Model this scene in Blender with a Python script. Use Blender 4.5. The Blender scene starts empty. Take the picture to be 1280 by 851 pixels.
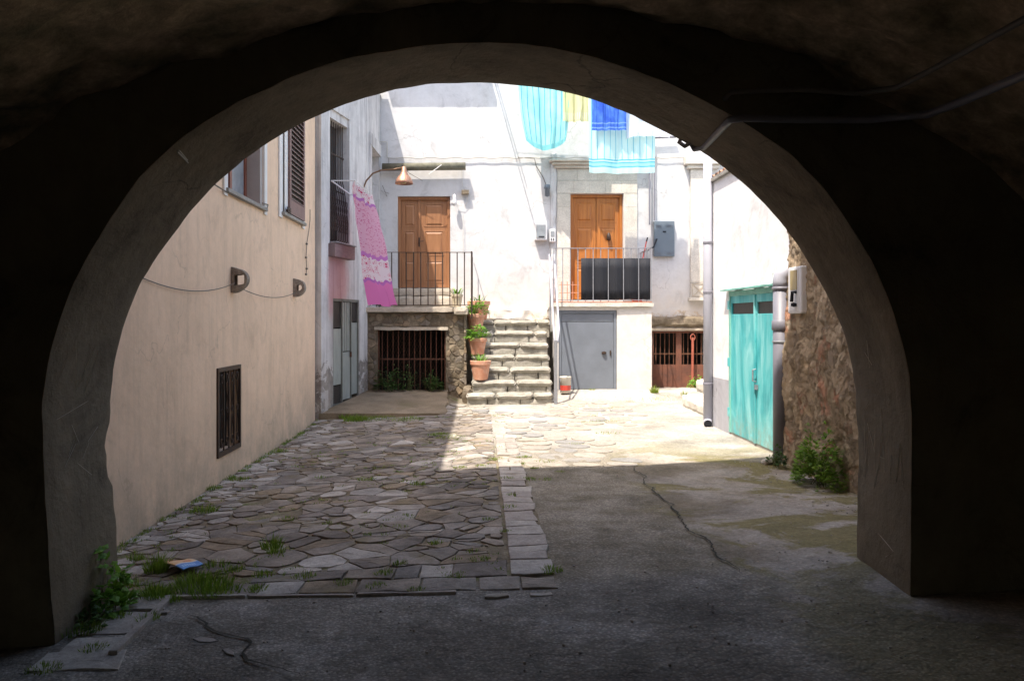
import bpy, math, random
from mathutils import Vector, noise, Matrix
random.seed(7)
S = bpy.context.scene
COL = S.collection
R = random.random
U = random.uniform
CAMZ = 1.6

def sm(v, a, b):
    t = max(0.0, min(1.0, (v-a)/(b-a))); return t*t*(3-2*t)
def nz(x, y=0, z=0, s=1.0):
    return noise.noise(Vector((x*s, y*s, z*s)))

# ------------------------------------------------------------------ terrain
def g(x, y):
    if x < 0: z = 0.060*max(x, -3.2)*(1-sm(y, 12.5, 15.5))
    else:     z = 0.056*min(x, 3.2)*(1-sm(y, 4.4, 8.0))
    z += 0.19*sm(y, 14.6, 16.4)*sm(x, 0.9, 1.7)*(1-0.4*sm(y, 16.4, 17.6))
    z += 0.13*sm(y, 14.2, 16.2)*(1-sm(x, -0.75, -0.25))
    return z
def P(px, py, D):                       # measured position at distance D
    return Vector(((px-602)*D/1000, D, CAMZ+(400-py)*D/1000))
def GP(px, py):
    D = 1600/(py-400)
    for _ in range(12): D = (CAMZ-g((px-602)*D/1000, D))*1000/(py-400)
    return Vector(((px-602)*D/1000, D, g((px-602)*D/1000, D)))

# ------------------------------------------------------------------ mesh builder
class MB:
    def __init__(s): s.v = []; s.f = []; s.uv = {}; s.fm = {}
    def add(s, vs, fs, m=0):
        b = len(s.v); s.v += [Vector(v) for v in vs]
        for f in fs:
            if m: s.fm[len(s.f)] = m
            s.f.append(tuple(b+i for i in f))
        return b
    def box(s, x0, x1, y0, y1, z0, z1, m=0):
        s.add([(x0,y0,z0),(x1,y0,z0),(x1,y1,z0),(x0,y1,z0),(x0,y0,z1),(x1,y0,z1),(x1,y1,z1),(x0,y1,z1)],
              [(0,3,2,1),(4,5,6,7),(0,1,5,4),(1,2,6,5),(2,3,7,6),(3,0,4,7)], m); return s
    def obox(s, o, u, v, w, m=0):       # oriented box: corner and three edges
        o, u, v, w = map(Vector, (o, u, v, w))
        s.add([o,o+u,o+u+v,o+v,o+w,o+u+w,o+u+v+w,o+v+w],
              [(0,3,2,1),(4,5,6,7),(0,1,5,4),(1,2,6,5),(2,3,7,6),(3,0,4,7)], m); return s
    def rbox(s, x0, x1, y0, y1, z0, z1, seg=.08, amp=.012, fr=5, rnd=.02, f=None):   # worn stone block
        import itertools
        nx, ny, nzv = [max(1, int(round(d/seg))) for d in (x1-x0, y1-y0, z1-z0)]
        idx = {}
        def vid(i, j, k):
            if (i,j,k) in idx: return idx[(i,j,k)]
            p = Vector((x0+(x1-x0)*i/nx, y0+(y1-y0)*j/ny, z0+(z1-z0)*k/nzv))
            c = Vector(((x0+x1)/2,(y0+y1)/2,(z0+z1)/2))
            e = (i in (0,nx)) + (j in (0,ny)) + (k in (0,nzv))
            if e >= 2:
                d = Vector((0,0,0))
                if i in (0,nx): d.x = 1 if i == 0 else -1
                if j in (0,ny): d.y = 1 if j == 0 else -1
                if k in (0,nzv): d.z = 1 if k == 0 else -1
                p += d*rnd*(.6+.9*abs(nz(p.x, p.y, p.z, 7)+.3))
            p += Vector((nz(p.x*fr+3, p.y*fr, p.z*fr), nz(p.x*fr, p.y*fr+9, p.z*fr), nz(p.x*fr, p.y*fr, p.z*fr+17)))*amp*2
            if f: p = f(p)
            s.v.append(p); idx[(i,j,k)] = len(s.v)-1; return len(s.v)-1
        for i in range(nx):
            for j in range(ny):
                s.f.append((vid(i,j,0),vid(i,j+1,0),vid(i+1,j+1,0),vid(i+1,j,0)))
                s.f.append((vid(i,j,nzv),vid(i+1,j,nzv),vid(i+1,j+1,nzv),vid(i,j+1,nzv)))
        for i in range(nx):
            for k in range(nzv):
                s.f.append((vid(i,0,k),vid(i+1,0,k),vid(i+1,0,k+1),vid(i,0,k+1)))
                s.f.append((vid(i,ny,k),vid(i,ny,k+1),vid(i+1,ny,k+1),vid(i+1,ny,k)))
        for j in range(ny):
            for k in range(nzv):
                s.f.append((vid(0,j,k),vid(0,j,k+1),vid(0,j+1,k+1),vid(0,j+1,k)))
                s.f.append((vid(nx,j,k),vid(nx,j+1,k),vid(nx,j+1,k+1),vid(nx,j,k+1)))
        return s
    def tube(s, pts, r, n=8, m=0, cap=True):
        pts = [Vector(p) for p in pts]
        rs = r if isinstance(r, (list, tuple)) else [r]*len(pts)
        b = len(s.v); up = None
        for i, p in enumerate(pts):
            t = (pts[min(i+1, len(pts)-1)]-pts[max(i-1, 0)]).normalized()
            if up is None: up = Vector((0,0,1)) if abs(t.z) < .9 else Vector((1,0,0))
            a = t.cross(up).normalized(); c = a.cross(t).normalized(); up = c
            for k in range(n):
                q = 2*math.pi*k/n; s.v.append(p+(a*math.cos(q)+c*math.sin(q))*rs[i])
        for i in range(len(pts)-1):
            for k in range(n):
                if m: s.fm[len(s.f)] = m
                k2 = (k+1) % n; s.f.append((b+i*n+k, b+i*n+k2, b+(i+1)*n+k2, b+(i+1)*n+k))
        if cap:
            s.f.append(tuple(b+k for k in reversed(range(n)))); s.f.append(tuple(b+(len(pts)-1)*n+k for k in range(n)))
        return s
    def lathe(s, o, prof, n=24, m=0):
        o = Vector(o); b = len(s.v)
        for r, z in prof:
            for k in range(n):
                q = 2*math.pi*k/n; s.v.append(o+Vector((r*math.cos(q), r*math.sin(q), z)))
        for i in range(len(prof)-1):
            for k in range(n):
                if m: s.fm[len(s.f)] = m
                k2 = (k+1) % n; s.f.append((b+i*n+k, b+i*n+k2, b+(i+1)*n+k2, b+(i+1)*n+k))
        return s
    def grid(s, fn, nu, nv, uv=True):
        b = len(s.v)
        for j in range(nv+1):
            for i in range(nu+1):
                if uv: s.uv[len(s.v)] = (i/nu, j/nv)
                s.v.append(Vector(fn(i/nu, j/nv)))
        for j in range(nv):
            for i in range(nu):
                a = b+j*(nu+1)+i; s.f.append((a, a+1, a+nu+2, a+nu+1))
        return s
    def build(s, name, mat, parent=None, org=None, bev=0, smooth=False, solid=0, shrink=True):
        o0 = parent_world(parent) if parent is not None else Vector(org if org is not None else base_of(s.v))
        me = bpy.data.meshes.new(name)
        me.from_pydata([v-o0 for v in s.v], [], s.f)
        mats = mat if isinstance(mat, (list, tuple)) else [mat]
        for m in mats: me.materials.append(m)
        for i, m in s.fm.items(): me.polygons[i].material_index = m
        if s.uv:
            l = me.uv_layers.new(name='UVMap')
            for lp in me.loops: l.data[lp.index].uv = s.uv.get(lp.vertex_index, (0, 0))
        if smooth:
            for p in me.polygons: p.use_smooth = True
        me.update()
        o = bpy.data.objects.new(name, me); COL.objects.link(o)
        if parent is not None: o.parent = parent
        else: o.location = o0
        if bev:
            b = o.modifiers.new('bevel', 'BEVEL'); b.width = bev; b.segments = 2; b.limit_method = 'ANGLE'
        if solid:
            b = o.modifiers.new('solid', 'SOLIDIFY'); b.thickness = solid; b.offset = 0
        return o
def parent_world(o):
    p = Vector((0, 0, 0))
    while o is not None: p += o.location; o = o.parent
    return p
def base_of(vs):
    n = len(vs); return Vector((sum(v.x for v in vs)/n, sum(v.y for v in vs)/n, min(v.z for v in vs)))
def tag(o, label=None, cat=None, group=None, kind=None):
    for k, v in (('label', label), ('category', cat), ('group', group), ('kind', kind)):
        if v: o[k] = v
    return o
def thing(name, loc, label, cat, group=None):
    o = bpy.data.objects.new(name, None); COL.objects.link(o); o.location = loc; o.empty_display_size = .2
    return tag(o, label, cat, group)
def B(x0, x1, y0, y1, z0, z1): return MB().box(x0, x1, y0, y1, z0, z1)

# ------------------------------------------------------------------ materials
def newmat(name):
    m = bpy.data.materials.new(name); m.use_nodes = True
    nt = m.node_tree; b = nt.nodes['Principled BSDF']; return m, nt, b
def N(nt, t, **kw):
    n = nt.nodes.new(t)
    for k, v in kw.items():
        if k in n.inputs: n.inputs[k].default_value = v
        else: setattr(n, k, v)
    return n
def L(nt, a, b): nt.links.new(a, b)
def ramp(nt, src, stops, interp='LINEAR'):
    r = nt.nodes.new('ShaderNodeValToRGB'); r.color_ramp.interpolation = interp
    e = r.color_ramp.elements
    while len(e) < len(stops): e.new(0.5)
    for i, (p, c) in enumerate(stops):
        e[i].position = p
        if isinstance(c, (int, float)): c = (c, c, c)
        e[i].color = (*c, 1)
    L(nt, src, r.inputs[0]); return r.outputs[0]
def mix(nt, f, a, b, mode='MIX'):
    n = nt.nodes.new('ShaderNodeMix'); n.data_type = 'RGBA'; n.blend_type = mode
    for sock, v in ((n.inputs[0], f), (n.inputs[6], a), (n.inputs[7], b)):
        if hasattr(v, 'links') or isinstance(v, bpy.types.NodeSocket): L(nt, v, sock)
        else: sock.default_value = v if isinstance(v, (int, float)) else (*v, 1)
    return n.outputs[2]
def math_(nt, op, a, b=None, c=None, clamp=False):
    n = nt.nodes.new('ShaderNodeMath'); n.operation = op; n.use_clamp = clamp
    for i, v in enumerate((a, b, c)):
        if v is None: continue
        if isinstance(v, bpy.types.NodeSocket): L(nt, v, n.inputs[i])
        else: n.inputs[i].default_value = v
    return n.outputs[0]
def coords(nt, world=False, scale=(1, 1, 1)):
    if world: src = nt.nodes.new('ShaderNodeNewGeometry').outputs['Position']
    else: src = nt.nodes.new('ShaderNodeTexCoord').outputs['Object']
    if scale == (1, 1, 1): return src
    mp = nt.nodes.new('ShaderNodeMapping'); mp.inputs['Scale'].default_value = scale
    L(nt, src, mp.inputs[0]); return mp.outputs[0]
def noi(nt, vec, sc, det=4, rough=.55, dist=0):
    n = N(nt, 'ShaderNodeTexNoise', Scale=sc, Detail=det, Roughness=rough, Distortion=dist); L(nt, vec, n.inputs['Vector']); return n.outputs[0]
def bump(nt, bsdf, h, st, dist=.02, prev=None):
    n = N(nt, 'ShaderNodeBump', Strength=st, Distance=dist); L(nt, h, n.inputs['Height'])
    if prev is not None: L(nt, prev, n.inputs['Normal'])
    L(nt, n.outputs[0], bsdf.inputs['Normal']); return n.outputs[0]
def zmask(nt, pos, lo, hi, axis=2):       # 1 below lo, 0 above hi
    sp = nt.nodes.new('ShaderNodeSeparateXYZ'); L(nt, pos, sp.inputs[0])
    mr = N(nt, 'ShaderNodeMapRange'); mr.interpolation_type = 'SMOOTHSTEP'
    L(nt, sp.outputs[axis], mr.inputs[0]); mr.inputs[1].default_value = lo; mr.inputs[2].default_value = hi
    mr.inputs[3].default_value = 1; mr.inputs[4].default_value = 0
    return mr.outputs[0]

def simple(name, c, rough=.7, metal=0, var=.25, sc=6, bs=.2, bsc=60, stretch=(1,1,1), c2=None, spec=None, rot=None):
    m, nt, b = newmat(name)
    v = coords(nt, scale=stretch)
    n = noi(nt, v, sc, 6, .65)
    c2 = c2 or tuple(x*(1-var) for x in c)
    L(nt, ramp(nt, n, [(.3, c2), (.7, c)]), b.inputs['Base Color'])
    b.inputs['Roughness'].default_value = rough; b.inputs['Metallic'].default_value = metal
    if spec is not None: b.inputs['Specular IOR Level'].default_value = spec
    if bs: bump(nt, b, noi(nt, v, bsc, 4), bs, .01)
    return m

def plaster(name, c, c2, streak=.0, streakc=(.3,.3,.3), bs=.35, patch=None, low=None, mid=None, stain=None, blot=.25, cracks=.5):
    """c/c2 broad variation, streak = vertical run marks, patch = bare areas by noise within a z band"""
    m, nt, b = newmat(name)
    w = coords(nt, True)
    big = noi(nt, w, .9, 5, .6)
    col = ramp(nt, big, [(.35, c2), (.62, c)])
    fine = noi(nt, w, 14, 6, .7)
    col = mix(nt, .35, col, ramp(nt, fine, [(.3, tuple(x*.8 for x in c)), (.7, c)]))
    if streak:
        sv = coords(nt, True, (5, 5, .35))
        s = noi(nt, sv, 1.3, 6, .7)
        f = ramp(nt, s, [(.48, 0), (.68, streak)])
        col = mix(nt, f, col, streakc)
        sv2 = coords(nt, True, (16, 16, .5))
        f2 = ramp(nt, noi(nt, sv2, 1.1, 5, .75), [(.55, 0), (.75, streak*.7)])
        col = mix(nt, f2, col, streakc)
    if blot:
        bl = noi(nt, w, 1.9, 9, .78, .7)
        col = mix(nt, 1.0, col, ramp(nt, bl, [(.30, 1-blot), (.46, 1.0), (.62, 1+blot*.35)]), 'MULTIPLY')
    if cracks:
        mpn = nt.nodes.new('ShaderNodeVectorMath'); mpn.operation = 'ADD'
        nn = N(nt, 'ShaderNodeTexNoise', Scale=2.5, Detail=6); L(nt, w, nn.inputs['Vector'])
        sc_ = nt.nodes.new('ShaderNodeVectorMath'); sc_.operation = 'SCALE'; sc_.inputs['Scale'].default_value = .7; L(nt, nn.outputs['Color'], sc_.inputs[0])
        L(nt, w, mpn.inputs[0]); L(nt, sc_.outputs[0], mpn.inputs[1])
        vv = nt.nodes.new('ShaderNodeTexVoronoi'); vv.feature = 'DISTANCE_TO_EDGE'; vv.inputs['Scale'].default_value = .8; L(nt, mpn.outputs[0], vv.inputs['Vector'])
        cm = math_(nt, 'MULTIPLY', ramp(nt, vv.outputs['Distance'], [(.003, 1), (.008, 0)]), ramp(nt, noi(nt, w, 1.1, 3), [(.5, 0), (.58, cracks)]))
        col = mix(nt, cm, col, tuple(x*.45 for x in c))
    h = fine
    if patch:
        pc, z0, z1, thr = patch
        pn = noi(nt, w, 3.2, 7, .7, .4)
        zm = zmask(nt, w, z0, z1)
        f = math_(nt, 'ADD', pn, math_(nt, 'MULTIPLY', zm, .3))
        f = ramp(nt, f, [(thr, 0), (thr+.015, 1)])
        f = math_(nt, 'MULTIPLY', f, ramp(nt, zm, [(0, 0), (.15, 1)]))
        col = mix(nt, f, col, mix(nt, ramp(nt, noi(nt, w, 9, 5), [(.35, 0), (.65, 1)]), pc, tuple(x*.55 for x in pc)))
        h = math_(nt, 'SUBTRACT', math_(nt, 'MULTIPLY', h, .3), f)
    if low:
        lc, z0, z1, am = low
        zm = zmask(nt, w, z0, z1)
        f = math_(nt, 'MULTIPLY', zm, ramp(nt, noi(nt, w, 2.2, 5, .7), [(.3, 0), (.65, am)]))
        col = mix(nt, f, col, lc)
    if stain:
        for (sc, cx, cy, cz, rx, ry, rz, am) in stain:
            mp = nt.nodes.new('ShaderNodeMapping'); L(nt, w, mp.inputs[0]); mp.vector_type = 'TEXTURE'
            mp.inputs['Location'].default_value = (cx, cy, cz); mp.inputs['Scale'].default_value = (rx, ry, rz)
            ln = nt.nodes.new('ShaderNodeVectorMath'); ln.operation = 'LENGTH'; L(nt, mp.outputs[0], ln.inputs[0])
            d = math_(nt, 'ADD', ln.outputs['Value'], math_(nt, 'MULTIPLY', math_(nt, 'SUBTRACT', noi(nt, coords(nt, True, (9, 9, 2)), .9, 5, .7), .5), 1.1))
            f = ramp(nt, d, [(.55, am), (1.0, 0)])
            col = mix(nt, f, col, sc)
    L(nt, col, b.inputs['Base Color']); b.inputs['Roughness'].default_value = .9
    b.inputs['Specular IOR Level'].default_value = .2
    n1 = bump(nt, b, noi(nt, w, 2.4, 3, .5), .5, .03)
    bump(nt, b, h, bs, .012, n1)
    return m

def stonemat(name, cols, bs=.5, island=True, sc=5, moss=None, dark=.35, dirt=0):
    m, nt, b = newmat(name)
    w = coords(nt, True)
    n = noi(nt, w, sc, 7, .65)
    if island:
        ri = nt.nodes.new('ShaderNodeNewGeometry').outputs['Random Per Island']
        k = len(cols)
        base = ramp(nt, ri, [(i/k, c) for i, c in enumerate(cols)], 'CONSTANT')
    else:
        k = len(cols)
        base = ramp(nt, noi(nt, w, sc*.35, 4, .6), [(.3+.4*i/max(1, k-1), c) for i, c in enumerate(cols)])
    col = mix(nt, 1.0, base, ramp(nt, n, [(.25, 1-dark), (.75, 1.15)]), 'MULTIPLY')
    sp = noi(nt, w, 45, 4, .8)
    col = mix(nt, .5, col, mix(nt, 1.0, col, ramp(nt, sp, [(.35, .6), (.65, 1.25)]), 'MULTIPLY'))
    if dirt:
        col = mix(nt, 1.0, col, ramp(nt, noi(nt, w, .75, 7, .7, .8), [(.34, 1-dirt), (.5, 1.0), (.64, 1.18)]), 'MULTIPLY')
    if moss:
        f = ramp(nt, noi(nt, w, 1.7, 6, .7), [(.56, 0), (.68, moss[1])])
        col = mix(nt, f, col, moss[0])
    L(nt, col, b.inputs['Base Color']); b.inputs['Roughness'].default_value = .85
    b.inputs['Specular IOR Level'].default_value = .25
    n1 = bump(nt, b, n, bs, .02); bump(nt, b, sp, bs*.5, .006, n1)
    return m

M = {}
M['facade'] = plaster('white_plaster', (.60,.60,.61), (.53,.53,.545), streak=.25, streakc=(.50,.48,.46), patch=((.60,.50,.40), 1.65, 2.1, .83), low=((.70,.60,.50), 1.7, 2.9, .5), bs=.35)
M['terrace_white'] = plaster('terrace_plaster', (.64,.62,.60), (.57,.55,.53), streak=.2, streakc=(.5,.46,.4), low=((.62,.5,.4), .15, .7, .6))
M['grey'] = plaster('weathered_grey_plaster', (.66,.65,.65), (.44,.435,.44), streak=.9, streakc=(.29,.28,.29), bs=.6,
    low=((.50,.44,.38), .0, 1.2, .8), patch=((.30,.28,.27), .5, 1.3, .74),
    stain=[((.50,.22,.24), -2.6, 14.5, 2.3, 1.0, .62, .85, .6)])
M['cream'] = plaster('cream_plaster', (.84,.615,.45), (.75,.545,.39), streak=.28, streakc=(.46,.35,.25), bs=.25, low=((.42,.34,.26), -.3, .85, .95), blot=.2, cracks=.35)
M['right_white'] = plaster('bright_white_plaster', (.80,.80,.81), (.75,.75,.77), streak=.05, streakc=(.6,.6,.62), bs=.2)
M['dado'] = plaster('grey_dado_paint', (.42,.42,.46), (.36,.36,.40), streak=.2, streakc=(.55,.55,.57), bs=.2)
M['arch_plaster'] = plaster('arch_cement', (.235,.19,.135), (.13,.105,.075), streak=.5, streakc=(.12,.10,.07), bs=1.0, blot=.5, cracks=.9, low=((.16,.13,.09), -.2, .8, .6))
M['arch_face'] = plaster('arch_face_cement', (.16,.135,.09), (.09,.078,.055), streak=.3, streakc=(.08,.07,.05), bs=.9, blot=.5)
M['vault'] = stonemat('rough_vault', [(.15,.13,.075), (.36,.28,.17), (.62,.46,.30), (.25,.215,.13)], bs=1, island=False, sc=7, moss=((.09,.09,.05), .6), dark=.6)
M['rough'] = None
M['rubble'] = stonemat('rubble_stone', [(.25,.20,.14), (.20,.16,.12), (.31,.25,.18), (.18,.15,.11), (.27,.23,.19), (.33,.25,.17)], bs=.8, sc=9, dark=.5)
M['mortar'] = stonemat('old_mortar', [(.19,.155,.11), (.29,.235,.175)], bs=.8, island=False, sc=10, dark=.5)
M['flag'] = stonemat('flagstone', [(.32,.275,.235), (.27,.235,.21), (.35,.295,.245), (.30,.25,.205), (.38,.335,.295), (.32,.25,.18), (.28,.255,.235), (.24,.205,.18), (.47,.425,.38), (.31,.275,.245), (.34,.29,.245)], bs=.9, sc=7, moss=((.19,.155,.085), .75), dark=.5, dirt=.5)
M['kerb'] = stonemat('kerb_stone', [(.40,.355,.32), (.46,.42,.38), (.36,.32,.29)], bs=.5, sc=8, moss=((.2,.15,.09), .5))
M['step'] = stonemat('step_stone', [(.42,.395,.34), (.35,.33,.285), (.46,.43,.38)], bs=.7, island=False, sc=6, dark=.4)
M['palestone'] = stonemat('pale_dressed_stone', [(.62,.585,.53), (.60,.565,.505), (.63,.595,.54)], bs=.25, sc=4, dark=.2)
M['slab'] = stonemat('terrace_slab_stone', [(.50,.44,.36), (.58,.50,.41)], bs=.4, island=False, sc=5, dark=.3)
M['concrete'] = stonemat('grey_concrete', [(.30,.28,.25), (.38,.36,.33)], bs=.5, island=False, sc=5, dark=.35)
M['apron'] = stonemat('concrete_apron', [(.24,.185,.125), (.33,.26,.185)], bs=.6, island=False, sc=2.5, dark=.45, moss=((.15,.13,.06), .5))
M['ring'] = stonemat('ring_stone', [(.28,.235,.20), (.36,.31,.26)], bs=.7, island=False, sc=20, dark=.5)
M['terracotta'] = simple('terracotta', (.52,.20,.11), .85, var=.3, sc=9, c2=(.60,.36,.26))
M['tile'] = simple('terracotta_floor_tile', (.50,.20,.12), .8, var=.3, sc=5)
M['rooftile'] = simple('roof_tile', (.42,.24,.16), .9, var=.5, sc=5)
M['iron'] = simple('dark_iron', (.045,.043,.045), .55, .6, var=.4, sc=20, c2=(.09,.05,.03))
M['greyiron'] = simple('grey_painted_iron', (.30,.31,.34), .5, .3, var=.3, sc=14)
M['rustiron'] = simple('rusty_iron', (.17,.075,.045), .85, .2, var=.6, sc=12)
M['rustgate'] = simple('rusty_brown_gate_paint', (.20,.075,.045), .75, .1, var=.5, sc=6, c2=(.10,.045,.035))
M['reddish'] = simple('red_brown_pole_paint', (.42,.12,.08), .7, .1, var=.4, sc=9)
M['darkvoid'] = simple('dark_interior', (.02,.018,.016), .95, bs=0)  # near-black colour stands in for the unlit space behind openings
M['door_l'] = simple('brown_door_wood', (.36,.165,.075), .5, sc=4, stretch=(6,6,.5), c2=(.25,.105,.045), bs=.15)
M['door_r'] = simple('orange_door_wood', (.50,.185,.04), .42, sc=4, stretch=(6,6,.5), c2=(.33,.105,.02), bs=.12)
M['greydoor'] = simple('blue_grey_metal', (.175,.20,.24), .55, .1, var=.25, sc=2.2, bs=.1)
M['gategrey'] = simple('pale_green_grey_sheet', (.40,.44,.42), .6, .1, var=.3, sc=4, stretch=(2,2,.6))
M['gatedark'] = simple('dark_gate_glass', (.045,.04,.04), .5, 0, var=.4, sc=6)
M['cabinet'] = simple('blue_grey_cabinet', (.14,.175,.21), .5, .1, var=.12, sc=4, bs=.05)
M['black'] = simple('black_corrugated_plastic', (.008,.010,.017), .8, 0, var=.2, sc=5, bs=.1)
M['pvc'] = simple('grey_pvc', (.40,.41,.48), .45, 0, var=.1, sc=3, bs=.05)
M['pvcdark'] = simple('dark_grey_pvc', (.20,.20,.24), .5, 0, var=.15, sc=3, bs=.05)
M['whiteplastic'] = simple('white_plastic', (.68,.68,.70), .5, 0, var=.08, sc=5, bs=.05)
M['yellowglass'] = simple('yellowed_glass', (.42,.33,.15), .3, 0, var=.2)
M['smoke'] = simple('meter_window', (.30,.33,.36), .2, 0, var=.3)
M['shutter'] = simple('mauve_brown_shutter', (.25,.155,.14), .6, 0, var=.2, sc=8)
M['winwhite'] = simple('white_window_surround', (.74,.73,.72), .7, 0, var=.1, sc=4)
M['reveal'] = simple('grey_reveal', (.40,.36,.345), .8, 0, var=.15, sc=4)
M['winframe'] = simple('red_brown_frame', (.25,.08,.05), .5)
M['copper'] = simple('coppery_lamp', (.55,.26,.17), .5, .6, var=.4, sc=30, c2=(.26,.17,.13))
M['lampiron'] = simple('brown_lamp_arm', (.22,.13,.08), .6, .4)
M['cable'] = simple('dirty_cable', (.16,.14,.12), .7, bs=0)
M['palecable'] = simple('pale_cable', (.5,.47,.42), .7, bs=0)
M['beam'] = simple('olive_roller', (.20,.19,.14), .85, var=.5, sc=9, bs=.5)
M['sillwood'] = simple('purplish_wooden_box', (.29,.20,.20), .75, var=.35, sc=8, stretch=(1,1,4))
M['red'] = simple('red_plastic', (.60,.07,.05), .45, bs=0)
M['bucketwhite'] = simple('pale_bucket_plastic', (.62,.58,.50), .5, var=.2)
M['creampot'] = simple('cream_glazed_pot', (.60,.52,.38), .6, var=.15)
M['soil'] = simple('potting_soil', (.06,.045,.03), .95, var=.4, sc=30)
M['twig'] = simple('plant_stem', (.10,.12,.04), .8)
M['crack'] = simple('crack_soil', (.035,.032,.025), .95, bs=0)
M['scratch'] = simple('pale_scratch', (.62,.55,.45), .9, bs=0)

def m_rough():
    m, nt, b = newmat('rubble_render')
    w = coords(nt, True); n = noi(nt, w, 3.0, 9, .72, .6); n2 = noi(nt, w, 8, 8, .75, .3); n3 = noi(nt, w, 26, 5, .8)
    vo = nt.nodes.new('ShaderNodeTexVoronoi'); vo.inputs['Scale'].default_value = 5.5
    ad = nt.nodes.new('ShaderNodeVectorMath'); ad.operation = 'ADD'; nn = N(nt, 'ShaderNodeTexNoise', Scale=5, Detail=5); L(nt, w, nn.inputs['Vector'])
    sc_ = nt.nodes.new('ShaderNodeVectorMath'); sc_.operation = 'SCALE'; sc_.inputs['Scale'].default_value = .22; L(nt, nn.outputs['Color'], sc_.inputs[0])
    L(nt, w, ad.inputs[0]); L(nt, sc_.outputs[0], ad.inputs[1]); L(nt, ad.outputs[0], vo.inputs['Vector'])
    sc2 = nt.nodes.new('ShaderNodeSeparateColor'); L(nt, vo.outputs['Color'], sc2.inputs[0])
    stone_ = ramp(nt, sc2.outputs[0], [(0, (.30,.215,.14)), (.3, (.42,.20,.13)), (.45, (.24,.185,.14)), (.65, (.47,.35,.23)), (.85, (.33,.27,.21))], 'CONSTANT')
    stone_ = mix(nt, ramp(nt, vo.outputs['Distance'], [(.34, 0), (.56, .6)]), stone_, (.20,.15,.10))
    rend = ramp(nt, n2, [(.3, (.38,.29,.20)), (.55, (.52,.40,.28)), (.72, (.60,.48,.35))])
    bare = ramp(nt, n, [(.47, 0), (.53, .8)])
    stone_ = mix(nt, 1.0, stone_, (1.3,1.3,1.3), 'MULTIPLY'); col = mix(nt, bare, rend, stone_)
    pit = ramp(nt, n3, [(.30, .35), (.42, 1)])
    col = mix(nt, 1, col, pit, 'MULTIPLY')
    L(nt, col, b.inputs['Base Color']); b.inputs['Roughness'].default_value = .95; b.inputs['Specular IOR Level'].default_value = .1
    n1 = bump(nt, b, math_(nt, 'MULTIPLY', bare, -1), .9, .04); n1 = bump(nt, b, n2, .9, .05, n1)
    bump(nt, b, n3, .8, .02, n1); return m
M['rough'] = m_rough()
def m_teal():
    m, nt, b = newmat('faded_teal_paint'); w = coords(nt, True)
    a = noi(nt, coords(nt, True, (1, 2.2, .8)), 1.3, 6, .6, .8)
    col = ramp(nt, a, [(.36, (.012,.33,.37)), (.50, (.06,.47,.50)), (.66, (.24,.62,.64))])
    st = noi(nt, coords(nt, True, (1, 14, .8)), 1.2, 6, .75); col = mix(nt, ramp(nt, st, [(.5, 0), (.72, .4)]), col, (.36,.66,.66))
    zm = zmask(nt, w, .0, .5)
    col = mix(nt, math_(nt, 'MULTIPLY', zm, ramp(nt, noi(nt, w, 6, 6, .75), [(.40, 0), (.62, .8)])), col, (.26,.30,.24))
    col = mix(nt, ramp(nt, noi(nt, w, 17, 6, .8), [(.70, 0), (.73, .8)]), col, (.20,.09,.05))
    L(nt, col, b.inputs['Base Color']); b.inputs['Roughness'].default_value = .55
    bump(nt, b, noi(nt, w, 2.2, 4), .35, .02); return m
def leafmat(name, c1, c2):
    m, nt, b = newmat(name)
    ri = nt.nodes.new('ShaderNodeNewGeometry').outputs['Random Per Island']
    col = ramp(nt, ri, [(0, c1), (.6, tuple((a+b_)/2 for a, b_ in zip(c1, c2))), (1, c2)])
    L(nt, col, b.inputs['Base Color']); b.inputs['Roughness'].default_value = .6
    tr = nt.nodes.new('ShaderNodeBsdfTranslucent'); L(nt, col, tr.inputs[0])
    mx = nt.nodes.new('ShaderNodeMixShader'); mx.inputs[0].default_value = .35
    L(nt, b.outputs[0], mx.inputs[1]); L(nt, tr.outputs[0], mx.inputs[2])
    L(nt, mx.outputs[0], nt.nodes['Material Output'].inputs[0]); return m
M['leaf'] = leafmat('weed_leaf', (.09,.19,.015), (.26,.42,.05))
M['leafdark'] = leafmat('ivy_leaf', (.03,.08,.015), (.08,.16,.035))
M['basil'] = leafmat('basil_leaf', (.09,.22,.02), (.22,.42,.06))
M['grass'] = leafmat('grass_blade', (.10,.20,.015), (.28,.40,.06))
M['dry'] = leafmat('fresh_grass_blade', (.16,.24,.03), (.30,.36,.06))

def cloth(name, fn, trans=.45):
    m, nt, b = newmat(name)
    uv = nt.nodes.new('ShaderNodeTexCoord').outputs['UV']
    sp = nt.nodes.new('ShaderNodeSeparateXYZ'); L(nt, uv, sp.inputs[0])
    col = fn(nt, uv, sp.outputs[0], sp.outputs[1])
    L(nt, col, b.inputs['Base Color']); b.inputs['Roughness'].default_value = .95
    b.inputs['Specular IOR Level'].default_value = .1
    tr = nt.nodes.new('ShaderNodeBsdfTranslucent'); L(nt, col, tr.inputs[0])
    mx = nt.nodes.new('ShaderNodeMixShader'); mx.inputs[0].default_value = trans
    L(nt, b.outputs[0], mx.inputs[1]); L(nt, tr.outputs[0], mx.inputs[2])
    L(nt, mx.outputs[0], nt.nodes['Material Output'].inputs[0])
    bump(nt, b, noi(nt, coords(nt), 90, 3), .25, .004)
    return m
def stripes(nt, u, n, w):               # 1 on thin lines
    f = math_(nt, 'FRACT', math_(nt, 'MULTIPLY', u, n))
    return math_(nt, 'LESS_THAN', math_(nt, 'ABSOLUTE', math_(nt, 'SUBTRACT', f, .5)), w)
def band(nt, v, a, b):
    return math_(nt, 'MULTIPLY', math_(nt, 'GREATER_THAN', v, a), math_(nt, 'LESS_THAN', v, b))
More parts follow.
